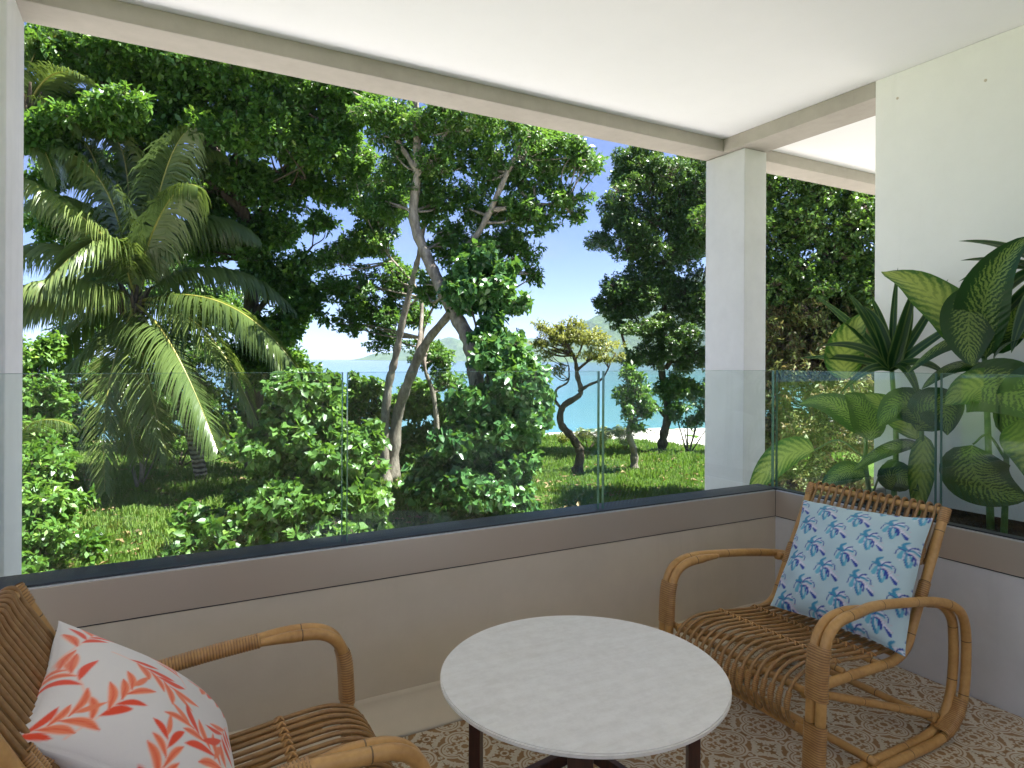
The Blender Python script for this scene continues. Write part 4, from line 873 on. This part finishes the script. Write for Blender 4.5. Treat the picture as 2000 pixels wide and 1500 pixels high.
# ------------------------------------------------------------------ planter plants: every leaf its own part
def blade(P0, C, P1, W, nhint, fold=.18, curl=.0, wave=.0, nu=18, nv=6, prof='ovate'):
    P0, C, P1 = (np.array(p, float) for p in (P0, C, P1)); u = np.linspace(0, 1, nu)
    c = P0 * ((1 - u) ** 2)[:, None] + C * (2 * u * (1 - u))[:, None] + P1 * (u ** 2)[:, None]
    T = unit(np.gradient(c, axis=0)); S = unit(np.cross(T, np.array(nhint, float))); N = np.cross(S, T)
    if prof == 'ovate': wv = np.sin(np.clip(u, 0, 1) ** .72 * math.pi) ** .72
    else: wv = np.clip(np.minimum(u * 7 + .35, 1) * (1 - u ** 3.2), 0, 1)
    wv[-1] = .012
    if prof == 'ovate': wv[0] = .04
    v = np.linspace(-1, 1, nv + 1); ph = RNG.uniform(0, 6)
    V = c[:, None, :] + (S[:, None, :] * v[None, :, None] + N[:, None, :] * (np.abs(v)[None, :, None] * fold - curl * (v ** 2)[None, :, None])) * (W / 2 * wv)[:, None, None]
    V = V + N[:, None, :] * (wave * W * np.sin(u * 14 + ph)[:, None] * (v ** 2)[None, :])[:, :, None]
    U = np.repeat(u, nv + 1); vv = np.tile(v, nu)
    i, j = np.meshgrid(np.arange(nu - 1), np.arange(nv), indexing='ij'); q = i * (nv + 1) + j
    return V.reshape(-1, 3), np.stack([q, q + 1, q + nv + 2, q + nv + 1], -1).reshape(-1, 4), np.stack([U, vv, np.zeros_like(U)], 1)
def potted(name, label, base, leaves, stems, group=None):
    base = (base[0], base[1], .552); root = empty(name, base); off = np.array(base)
    stems = [([base] + list(stems[0][0][1:]), stems[0][1], stems[0][2])] + list(stems[1:])
    for L in leaves:
        P0, C, P1, W, mat = L[:5]; kw = L[5] if len(L) > 5 else {}
        nh = kw.pop('n', (-.75, -.55, .6)) if kw else (-.75, -.55, .6)
        V, F, uv = blade(P0, C, P1, W * 1.07, nh, **kw)
        link('leaf', mesh('leaf', V - off, F, mat, True, {'leaf_uv': uv}), root)
    for pth, r0, r1 in stems:
        a = Acc(); a.tube(pth, [r0, r1], 8, 6); a.build('stem', 'plant_stem', root, True, off)
    return tag(root, label, 'plant', group)
DD, DP, ST = 'dieffenbachia_dark', 'dieffenbachia_pale', 'strap_leaf'
b1 = (3.398,1.599,0.668); c1 = (3.398,1.629,1.363)
potted('dieffenbachia', 'tall dumb cane with blotched yellow green leaves against the white wall', b1,
  [((3.381,1.669,1.363), (3.338,1.761,1.681), (3.296,2.057,1.785), .27, DP, dict(n=(-.5,-.75,.75), fold=.10, wave=.02)),
   ((3.338,1.595,1.339), (3.279,1.641,1.666), (3.245,1.384,1.855), .20, DD, dict(n=(-.9,-.3,.2), fold=.30)),
   ((3.364,1.617,1.339), (3.296,1.671,1.575), (3.245,1.904,1.258), .15, DD, dict(n=(-.2,-.4,1), fold=-.15, curl=.3)),
   ((3.313,1.626,1.667), (3.245,1.645,1.478), (3.228,1.593,1.304), .21, DD, dict(n=(-.8,-.6,.2), fold=.12, curl=.2)),
   ((3.423,1.614,1.363), (3.381,1.512,1.545), (3.338,1.370,1.622), .16, DD, dict(n=(-.8,-.5,.5))),
   ((3.381,1.583,1.339), (3.338,1.464,1.473), (3.296,1.316,1.423), .18, DD, dict(n=(-.5,-.4,.9))),
   ((3.465,1.711,1.364), (3.508,1.779,1.592), (3.508,1.722,1.674), .16, DP, {}),
   ((3.381,1.604,1.292), (3.338,1.737,1.363), (3.313,1.864,1.188), .14, DD, dict(n=(-.3,-.4,1), curl=.3))],
  [([b1, (3.406,1.615,0.984), c1], .017, .011), ([(3.398,1.623,1.292), (3.364,1.629,1.481), (3.338,1.649,1.575)], .007, .005)])
b2 = (3.381,1.924,0.606)
potted('dieffenbachia', 'dumb cane with large dark mottled leaves pressed behind the glass joint', b2,
  [((3.338,1.877,1.011), (3.313,1.939,1.236), (3.296,2.072,0.982), .21, DD, dict(n=(-.6,-.5,.7), curl=.2)),
   ((3.338,1.902,0.983), (3.296,1.737,1.242), (3.271,1.722,0.979), .22, DD, dict(n=(-.6,-.6,.6), curl=.15)),
   ((3.364,1.879,0.959), (3.313,1.862,0.763), (3.296,1.876,0.562), .11, DP, dict(n=(-.8,-.5,.1), fold=.3)),
   ((3.381,1.925,0.902), (3.347,2.062,0.914), (3.338,2.240,0.729), .15, DD, dict(n=(-.3,-.5,.9), curl=.25)),
   ((3.423,1.937,0.924), (3.423,2.083,1.097), (3.423,2.225,1.144), .16, DP, dict(n=(-.5,-.6,.6)))],
  [([b2, (3.381,1.900,0.777), (3.355,1.886,0.984), (3.364,1.905,1.186)], .015, .009)])
b3 = (3.144,1.431,0.693)
potted('dieffenbachia', 'broad dumb cane with striped leaves low in the planter soil', b3,
  [((3.093,1.525,0.965), (3.042,1.539,0.770), (3.000,1.278,0.790), .24, DD, dict(n=(-.8,-.5,.5), fold=.12)),
   ((3.169,1.605,1.201), (3.093,1.410,1.274), (3.042,1.214,1.082), .28, DD, dict(n=(-.8,-.6,.4), curl=.15)),
   ((3.127,1.425,1.124), (3.127,1.484,1.294), (3.110,1.649,1.132), .20, DP, dict(n=(-.6,-.6,.6))),
   ((3.093,1.355,1.088), (3.042,1.246,0.980), (3.000,1.278,0.859), .20, DP, dict(n=(-.8,-.5,.4))),
   ((3.127,1.406,0.998), (3.127,1.282,1.297), (3.110,1.208,1.258), .22, DD, {})],
  [([b3, (3.144,1.422,0.867), (3.144,1.423,1.123)], .014, .009), ([(3.144,1.421,0.910), (3.118,1.478,1.012), (3.093,1.525,0.969)], .006, .004), ([(3.144,1.421,1.059), (3.161,1.519,1.183), (3.169,1.605,1.197)], .006, .004)])
b4 = (3.482,2.230,0.551)
potted('dieffenbachia', 'dumb cane with an arching light leaf leaning towards the corner column', b4,
  [((3.465,2.359,1.224), (3.423,2.410,1.398), (3.423,2.207,1.595), .19, DP, dict(n=(-.8,-.5,.3), fold=.15)),
   ((3.448,2.558,0.795), (3.398,2.770,0.803), (3.381,2.982,0.457), .20, DP, dict(n=(-.6,-.6,.7), fold=.15)),
   ((3.465,2.251,0.916), (3.432,2.383,1.165), (3.415,2.638,1.063), .19, DD, dict(n=(-.5,-.5,.8), curl=.15)),
   ((3.465,2.221,0.891), (3.415,2.190,1.090), (3.398,2.328,1.139), .17, DD, dict(n=(-.7,-.5,.6))),
   ((3.338,2.003,0.661), (3.313,2.028,0.815), (3.296,1.864,0.689), .15, DD, dict(n=(-.8,-.5,.2))),
   ((3.465,2.250,0.690), (3.381,2.315,0.772), (3.364,2.460,0.577), .14, DD, dict(n=(-.5,-.5,.7), curl=.2))],
  [([b4, (3.482,2.261,0.772), (3.465,2.251,0.916), (3.465,2.344,1.210)], .014, .008), ([(3.482,2.249,0.774), (3.465,2.405,0.871), (3.448,2.558,0.795)], .006, .004), ([(3.465,2.220,0.569), (3.381,2.083,0.790), (3.347,1.982,0.806), (3.322,1.946,0.749)], .006, .004)])
b5 = (3.499,2.112,0.558); h5 = (3.465,2.104,1.279)
sl_ = lambda c, t_, w_=.055, **k: (h5, c, t_, w_, ST, dict(prof='strap', fold=.28, nu=16, nv=4, **k))
potted('dracaena', 'strappy cornstalk plant with striped pointed leaves fanning up from its cane', b5,
  [sl_((3.432,2.262,1.508), (3.381,2.519,1.714)), sl_((3.423,2.198,1.561), (3.381,2.313,1.713)), sl_((3.415,2.135,1.557), (3.364,2.206,1.620), .06), sl_((3.465,2.105,1.557), (3.482,2.084,1.823), .035), sl_((3.398,2.002,1.497), (3.381,1.937,1.710), .065),
   sl_((3.415,1.986,1.470), (3.432,1.984,1.668), .06), sl_((3.381,2.199,1.449), (3.338,2.446,1.409)), sl_((3.415,2.280,1.367), (3.381,2.614,1.339), .05), sl_((3.499,1.970,1.498), (3.516,1.850,1.738), .045), sl_((3.465,1.900,1.443), (3.465,1.734,1.537), .05),
   sl_((3.550,2.191,1.509), (3.550,2.280,1.699), .05), sl_((3.398,1.912,1.365), (3.347,1.764,1.253), .055), sl_((3.381,2.169,1.339), (3.338,2.318,1.141), .05), sl_((3.364,1.969,1.365), (3.322,1.868,1.113), .055)],
  [([b5, (3.491,2.095,0.903), h5], .016, .012)])
b6 = (3.381,1.347,0.685); h6 = (3.381,1.369,1.712)
sl6 = lambda c, t_, w_=.06: (h6, c, t_, w_, ST, dict(prof='ovate', fold=.2, nu=14, nv=4, n=(-.5,-.5,.8)))
potted('dracaena', 'taller cornstalk plant whose narrow leaves reach across the white wall', b6,
  [sl6((3.364,1.496,1.862), (3.338,1.712,1.891)), sl6((3.364,1.536,1.799), (3.338,1.703,1.798), .05), sl6((3.338,1.525,1.784), (3.313,1.698,1.697), .055), sl6((3.338,1.465,1.742), (3.296,1.545,1.567), .06), sl6((3.381,1.281,1.830), (3.381,1.196,1.900)), sl6((3.381,1.389,1.935), (3.398,1.472,2.020), .05), sl6((3.338,1.281,1.720), (3.296,1.150,1.620)),
   sl6((3.338,1.484,1.609), (3.313,1.625,1.385), .05), sl6((3.313,1.434,1.582), (3.296,1.474,1.361), .06)],
  [([b6, (3.381,1.358,1.230), h6], .014, .010)])

# ------------------------------------------------------------------ rattan armchairs
def sleeve(path, half_gap, axis, r, pitch=.0075):
    """ridged binding round one pole (half_gap 0) or two poles side by side along 'axis'"""
    P = catmull(path, 10); L = np.concatenate([[0], np.cumsum(np.linalg.norm(np.diff(P, axis=0), axis=1))])
    n = max(8, int(L[-1] / pitch) * 4); s = np.linspace(0, L[-1], n)
    C = np.stack([np.interp(s, L, P[:, k]) for k in range(3)], 1); T = unit(np.gradient(C, axis=0))
    A = unit(np.array(axis, float) - T * (T @ np.array(axis, float))[:, None]); Bn = np.cross(T, A)
    rr = r + .0024 * np.abs(np.sin(s / pitch * math.pi)); th = np.linspace(0, 2 * math.pi, 14, endpoint=False)
    off = np.where(np.cos(th) >= 0, 1, -1) * half_gap
    V = C[:, None, :] + A[:, None, :] * (off[None, :, None] + rr[:, None, None] * np.cos(th)[None, :, None]) + Bn[:, None, :] * (rr[:, None, None] * np.sin(th)[None, :, None])
    i = np.arange(n - 1)[:, None] * 14; j = np.arange(14)[None, :]; k = (j + 1) % 14
    return V.reshape(-1, 3), np.stack([i + j, i + k, i + 14 + k, i + 14 + j], -1).reshape(-1, 4), np.repeat(s / pitch, 14)
def chair(origin, rz, label, wrapped_arms=False):
    root = empty('rattan_armchair', origin, rz)
    def pole(nm, pth, r, smooth=8, seg=10, mat='rattan_pole', parent=root):
        a = Acc(); a.tube(pth, r, seg, smooth); return a.build(nm, mat, parent)
    def bind(pth, hg, axis, r, parent, pitch=.0075):
        V, F, A_ = sleeve(pth, hg, axis, r, pitch); return link('binding', mesh('binding', V, F, 'rattan_binding', True, {'along': A_}), parent)
    R0 = .0165; XI, XO, XR = .311, .345, .276
    loop = [(.352, .017), (.345, .12), (.336, .30), (.328, .42), (.305, .492), (.255, .528), (.17, .538), (.05, .534), (-.12, .516), (-.30, .488), (-.395, .455), (-.45, .385), (-.458, .25), (-.437, .12), (-.375, .042), (-.27, .018), (-.1, .017), (.12, .017), (.31, .017)]
    for s in (-1, 1):
        def xo(y, z): return s * (XO - (.017 if (z > .47 and -.33 < y < .12) else 0))
        outer = pole('arm_and_leg_pole', [(xo(y, z), y, z) for y, z in loop], R0)
        inner_f = [(.352, .017), (.345, .12), (.336, .30), (.328, .42), (.305, .490), (.255, .525), (.17, .534), (.075, .531)]
        pole('front_leg_pole', [(s * (XI + (.006 if y < .1 else 0)), y, z) for y, z in inner_f], [R0] * 6 + [R0, R0 * .55])
        inner_r = [(-.27, .486), (-.36, .462), (-.425, .405), (-.442, .33), (-.44, .22), (-.418, .12), (-.36, .046), (-.25, .018), (-.05, .017), (.15, .017), (.31, .017)]
        pole('rear_leg_pole', [(s * XI, y, z) for y, z in inner_r], R0)
        mid = (XI + XO) / 2; hg = (XO - XI) / 2
        for seg_ in ([(.3355, .305), (.333, .36), (.3285, .425), (.32, .462)], [(.3475, .09), (.344, .15), (.339, .235)], [(-.435, .125), (-.41, .08), (-.36, .042), (-.315, .028)]):
            bind([(s * mid, y, z) for y, z in seg_], hg, (1, 0, 0), R0 + .0012, outer)
        if wrapped_arms:
            bind([(s * (XO - .017), y, z) for y, z in [(.09, .5345), (-.02, .526), (-.15, .511), (-.29, .4885)]], .004, (1, 0, 0), R0 + .0012, outer)
        rail = pole('seat_rail_and_back_post', [(s * XR, y, z) for y, z in [(.325, .298), (.15, .300), (-.05, .296), (-.15, .300), (-.215, .332), (-.25, .395), (-.30, .49), (-.375, .63), (-.455, .785)]], .0165)
        bind([(s * XR, y, z) for y, z in [(-.432, .739), (-.445, .765), (-.456, .787)]], 0, (1, 0, 0), .0178, rail)
        bind([(s * XR, y, z) for y, z in [(-.285, .462), (-.305, .50), (-.325, .538)]], 0, (1, 0, 0), .0178, rail)
        pole('diagonal_brace', [(s * (XR + .002), .25, .278), (s * (XR + .012), -.06, .17), (s * (XR + .022), -.36, .062)], .0135)
    W = XR
    pole('top_rail', [(-W, -.452, .775), (0, -.458, .772), (W, -.452, .775)], .013)
    for nm, y, z, r, x in (('seat_cross_bar', -.19, .299, .011, W), ('seat_cross_bar', -.06, .303, .010, W), ('seat_cross_bar', .13, .320, .010, W), ('front_rail', .322, .180, .0145, XI), ('front_rail', .315, .300, .012, XI), ('back_cross_bar', -.268, .375, .010, W), ('back_cross_bar', -.372, .600, .010, W),
                           ('floor_stretcher', .06, .040, .0145, XO), ('floor_stretcher', -.33, .062, .0135, XI)):
        pole(nm, [(-x, y, z), (0, y, z), (x, y, z)], r)
    nrod = 17; xs = np.linspace(-.246, .246, nrod)
    seat_p = [(-.205, .322), (-.08, .320), (.06, .333), (.18, .346), (.27, .346), (.335, .318), (.365, .262), (.356, .215), (.336, .188), (.322, .194)]
    a = Acc(); a.tube([(0, y, z) for y, z in seat_p], .0062, 7, 5); pr_ = a.build('seat_rod', 'rattan_rod', root); rod_me = pr_.data
    V, F, A_ = sleeve([(0, y, z) for y, z in [(.352, .295), (.363, .268), (.3645, .245)]], 0, (1, 0, 0), .0078, .006); sm = mesh('binding', V, F, 'rattan_binding', True, {'along': A_})
    pr_.location.x = xs[0]; link('binding', sm, pr_)
    back_p = [(-.222, .335), (-.252, .42), (-.315, .55), (-.385, .675), (-.435, .76), (-.452, .793), (-.476, .785), (-.468, .742), (-.425, .672), (-.372, .585)]
    a = Acc(); a.tube([(0, y, z) for y, z in back_p], .0056, 7, 5); br_ = a.build('back_rod', 'rattan_rod', root); back_me = br_.data
    V, F, A_ = sleeve([(0, y, z) for y, z in [(-.338, .592), (-.352, .618), (-.368, .645)]], 0, (1, 0, 0), .0088, .006); bm_ = mesh('binding', V, F, 'rattan_binding', True, {'along': A_})
    br_.location.x = xs[0]; link('binding', bm_, br_)
    for x in xs[1:]:
        o = link('seat_rod', rod_me, root); o.location.x = x; o.location.z = random.uniform(-.0012, .0012); link('binding', sm, o)
        o = link('back_rod', back_me, root); o.location.x = x; o.location.y = random.uniform(-.002, .002); link('binding', bm_, o)
    for (y, z) in ((-.06, .3265), (.13, .3445)):                      # star knots tying rods to the cross bars
        a = Acc()
        for x in xs:
            for dx in (-.011, .011): a.tube([(x - dx, y - .012, z - .006), (x, y, z + .005), (x + dx, y + .012, z - .006)], .0032, 5, 3)
        a.A = [x_ * 0 + .5 for x_ in a.A]; a.build('knot_row', 'rattan_binding', root)
    return tag(root, label, 'armchair')
chair((2.10, 1.625, 0), R(90), 'woven rattan armchair holding the pale blue leaf print cushion')
chair((.185, 1.625, 0), R(-90), 'woven rattan armchair holding the white and coral cushion', True)

# ------------------------------------------------------------------ cushions with printed covers
def stroke(uv, pts, w0, w1):
    """coverage of a tapering polyline"""
    P = catmull(np.array([(a_, b_, 0) for a_, b_ in pts]), 6)[:, :2]; best = np.full(len(uv), 9.); n = len(P) - 1
    for k in range(n):
        a_, b_ = P[k], P[k + 1]; d = b_ - a_; tt = np.clip(((uv - a_) @ d) / (d @ d + 1e-12), 0, 1)
        f = (k + tt) / n; wv = w0 + (w1 - w0) * f if w1 is not None else w0 * np.clip(np.sin(math.pi * np.clip(f, .02, .98)), 0, 1) ** .8
        best = np.minimum(best, np.linalg.norm(uv - a_ - tt[:, None] * d, axis=1) - wv)
    return best
def cover(colr, uv, org, size, ang, items, soft):
    c, s = math.cos(ang), math.sin(ang); q = (uv - org) / size
    sel = np.abs(q).max(1) < 2.0
    if not sel.any(): return
    l = q[sel] @ np.array([[c, -s], [s, c]])
    for pts, w0, w1, rgb in items:
        k = np.clip(.5 - stroke(l, pts, w0, w1) / soft, 0, 1)[:, None]
        colr[sel] = colr[sel] * (1 - k) + np.array(rgb) * k
TE, TL_, NV, WH, PK = (.055, .26, .42), (.13, .40, .52), (.025, .055, .30), (.62, .64, .72), (.55, .40, .47)
monstera = [([(-.1, .1), (.3, .25), (.6, .1)], .14, .05, WH), ([(.1, -.1), (.5, -.3), (.85, -.5)], .20, .05, WH), ([(-.1, -.2), (-.1, -.5)], .16, .05, WH), ([(-.2, -.3), (-.28, -.62)], .07, .03, WH),
            ([(-.06, .06), (-.18, .32), (.06, .52)], .13, .05, TE), ([(-.12, .12), (-.4, .12)], .08, .05, TE), ([(-.18, -.08), (-.3, -.42)], .07, .13, TL_), ([(.02, -.12), (-.02, -.45), (.10, -.82)], .05, .08, TE), ([(.02, .02), (.25, .12), (.56, .06)], .05, .06, TE),
            ([(.16, -.2), (.26, -.45), (.20, -.78)], .06, .06, TL_), ([(.0, .0), (.22, .26), (.46, .36)], .02, .05, NV), ([(-.05, .0), (-.38, .02), (-.52, -.32)], .015, .03, NV), ([(.10, -.14), (.28, -.14), (.26, -.42)], .05, .05, NV),
            ([(.36, -.22), (.40, -.42), (.36, -.58)], .05, .05, NV), ([(.56, -.42), (.82, -.66)], .04, .10, NV), ([(.5, .22), (.72, .10), (.74, -.14)], .02, .035, NV), ([(-.04, -.05), (-.12, -.40), (.02, -.8)], .012, .02, NV), ([(0, 0), (.45, -.18), (.98, -.52)], .016, .01, PK), ([(.3, .0), (.6, -.12), (.9, -.2)], .012, .01, PK)]
CR, CO, CL = (.78, .075, .030), (.84, .22, .11), (.86, .52, .42)
def sprig(seed):
    rs = random.Random(seed); it = [([(-.3, -.05), (.35, .05), (1.0, .0)], .016, .010, CL)]
    for k in range(7):
        t_ = .04 + .145 * k; side = 1 if k % 2 else -1
        L = rs.uniform(.48, .70); an = side * rs.uniform(.50, .85); bx, by = t_, .05 * math.sin(t_ * 3)
        tip = (bx + L * math.cos(an), by + L * math.sin(an)); mid = (bx + L * .55 * math.cos(an * .8), by + L * .55 * math.sin(an * .8))
        q = [(bx, by), mid, tip]; wd_ = rs.uniform(.058, .080)
        if rs.random() < .4: it += [(q, wd_, None, CR)]
        else: it += [(q, wd_ + .018, None, CL), (q, wd_, None, CO), (q, .010, .006, CR)]
    it += [([(1.0, 0), (1.2, .02), (1.5, .03)], .06, None, CO)]
    return it
def cushion(name, label, corners, base_rgb, motifs, thick, n=130, size=.47):
    """corners: top-far, top-near, bottom-far, bottom-near (world)"""
    TF, TN, BF, BN = (np.array(c, float) for c in corners); ctr = (TF + TN + BF + BN) / 4
    nrm = unit(np.cross(TN - BF, TF - BN));  base = np.array([ctr[0], ctr[1], min(BF[2], BN[2]) - .02])
    s = np.linspace(-1, 1, n); S, T = np.meshgrid(s, s, indexing='ij')      # S: far->near, T: bottom->top
    pinch = 1 - .065 * (1 - T ** 2) + .006 * np.sin(T * 9); pinch2 = 1 - .065 * (1 - S ** 2) + .006 * np.sin(S * 8)
    a, b = (S * pinch + 1) / 2, (T * pinch2 + 1) / 2
    flat = (TF * b[..., None] + BF * (1 - b)[..., None]) * (1 - a)[..., None] + (TN * b[..., None] + BN * (1 - b)[..., None]) * a[..., None]
    prof = np.clip((1 - S ** 2) * (1 - T ** 2), 0, 1) ** .55 * (1 + .10 * np.sin(S * 2.3 + 1) * np.sin(T * 2.7))
    uv = np.stack([S * size / 2, T * size / 2], -1).reshape(-1, 2)
    colr = np.tile(np.array(base_rgb, float), (len(uv), 1))
    for org, sz, ang, items in motifs: cover(colr, uv, np.array(org), sz, ang, items, .03)
    rad = np.sqrt(S ** 2 + T ** 2) + 1e-6; an = np.arctan2(T, S)
    cr = .0065 * np.sin(an * 15 + 2 * np.sin(an * 3)) * np.clip(rad - .5, 0, 1) * prof + .0045 * np.sin(S * 6 + T * 4 + 1) * prof + .003 * np.sin(S * 3 - T * 11 + 2 * np.sin(S * 4)) * prof
    Vf = flat + nrm * (prof * thick + cr)[..., None]; Vb = flat - nrm * (prof * thick * .8)[..., None]
    V = np.vstack([Vf.reshape(-1, 3), Vb.reshape(-1, 3)]) - base; q0 = n * n
    i, j = np.meshgrid(np.arange(n - 1), np.arange(n - 1), indexing='ij'); q = (i * n + j).reshape(-1)
    F = np.vstack([np.stack([q, q + n, q + n + 1, q + 1], 1), np.stack([q, q + 1, q + n + 1, q + n], 1) + q0])
    e = np.concatenate([np.arange(n), np.arange(n) * n + n - 1, (n - 1) * n + np.arange(n)[::-1], np.arange(n)[::-1] * n])
    F = np.vstack([F, np.stack([e, np.roll(e, -1), np.roll(e, -1) + q0, e + q0], 1)])
    F = F[(F[:, 0] != F[:, 1])]
    c4 = np.ones((2 * q0, 4)); c4[:q0, :3] = colr; c4[q0:, :3] = colr
    o = link(name, mesh(name, V, F, 'printed_cotton', True, {'print': c4})); o.location = base
    return tag(o, label, 'cushion')
mot = []
for r_ in range(-3, 4):
    for c_ in range(-3, 4):
        mot.append(((c_ * .128 + (r_ % 2) * .064 + .01, r_ * .082 + c_ * -.012 + .015), .062, R(4), monstera))
cushion('cushion', 'pale blue cushion printed with teal and navy split leaves', [(2.385, 1.815, .748), (2.487, 1.357, .755), (2.11, 1.755, .375), (2.2, 1.285, .345)], (.43, .56, .60), mot, .10)
rs = random.Random(5); mot = []
for k, (x, y, sz, an) in enumerate([(-.12, .00, .100, 150), (-.01, .06, .105, -65), (.13, -.12, .105, 115), (-.16, -.17, .10, 65), (.02, -.17, .10, 15), (.14, .12, .10, 205), (-.13, .19, .105, 200), (.05, .21, .10, 150), (-.22, .06, .09, 95), (.22, -.02, .09, 170), (.21, .22, .09, 230)]):
    mot.append(((x - .55 * sz * math.cos(R(an)), y - .55 * sz * math.sin(R(an))), sz * 1.22, R(an), sprig(k + 3)))
cushion('cushion', 'white cushion printed with coral red leaf sprigs', [(-.185, 1.885, .70), (-.20, 1.42, .655), (.180, 1.875, .375), (.175, 1.42, .37)], (.70, .66, .65), mot, .115, 170)

# ------------------------------------------------------------------ round table
tr_ = empty('round_table', (1.062, 1.513, 0))
bm = bmesh.new()
r = bmesh.ops.create_cone(bm, cap_ends=True, segments=128, radius1=.394, radius2=.394, depth=.014)
bmesh.ops.translate(bm, vec=(0, 0, .453), verts=r['verts'])
es = [e for e in bm.edges if len(e.link_faces) == 2 and any(len(f.verts) > 8 for f in e.link_faces)]
bmesh.ops.bevel(bm, geom=es, offset=.0035, segments=2, affect='EDGES')
me = bpy.data.meshes.new('table_top'); bm.to_mesh(me); bm.free(); me.materials.append(M['table_stone']); link('table_top', me, tr_)
va = math.atan2(.81, .586); leg_r = .30
for k in range(4):
    an = va + k * math.pi / 2; c, s = math.cos(an), math.sin(an)
    bm = bmesh.new(); box_bm(bm, leg_r - .016, leg_r + .016, -.030, .030, 0, .4455, .003)
    bmesh.ops.rotate(bm, cent=(0, 0, 0), matrix=Matrix.Rotation(an, 3, 'Z'), verts=bm.verts)
    me = bpy.data.meshes.new('leg'); bm.to_mesh(me); bm.free(); me.materials.append(M['mahogany']); link('leg', me, tr_)
for k in range(2):
    bm = bmesh.new(); box_bm(bm, -leg_r + .0165, leg_r - .0165, -.02, .02, .405 - .0 * k + (.0005 if k else 0), .445 - (.0015 if k else 0), .003)
    bmesh.ops.rotate(bm, cent=(0, 0, 0), matrix=Matrix.Rotation(va + k * math.pi / 2, 3, 'Z'), verts=bm.verts)
    me = bpy.data.meshes.new('cross_rail'); bm.to_mesh(me); bm.free(); me.materials.append(M['mahogany']); link('cross_rail', me, tr_)
for k in range(4):
    a0 = va + k * math.pi / 2; p0 = np.array([math.cos(a0), math.sin(a0)]) * (leg_r - .012); p1 = np.array([-math.sin(a0), math.cos(a0)]) * (leg_r - .012)
    m_ = (p0 + p1) / 2; L = np.linalg.norm(p1 - p0) / 2; an = math.atan2(*(p1 - p0)[::-1])
    bm = bmesh.new(); box_bm(bm, -L + .012, L - .012, -.012, .012, .055, .095, .003)
    bmesh.ops.rotate(bm, cent=(0, 0, 0), matrix=Matrix.Rotation(an, 3, 'Z'), verts=bm.verts); bmesh.ops.translate(bm, vec=(m_[0], m_[1], 0), verts=bm.verts)
    me = bpy.data.meshes.new('stretcher'); bm.to_mesh(me); bm.free(); me.materials.append(M['mahogany']); link('stretcher', me, tr_)
tag(tr_, 'round travertine topped coffee table on dark mahogany legs', 'table')
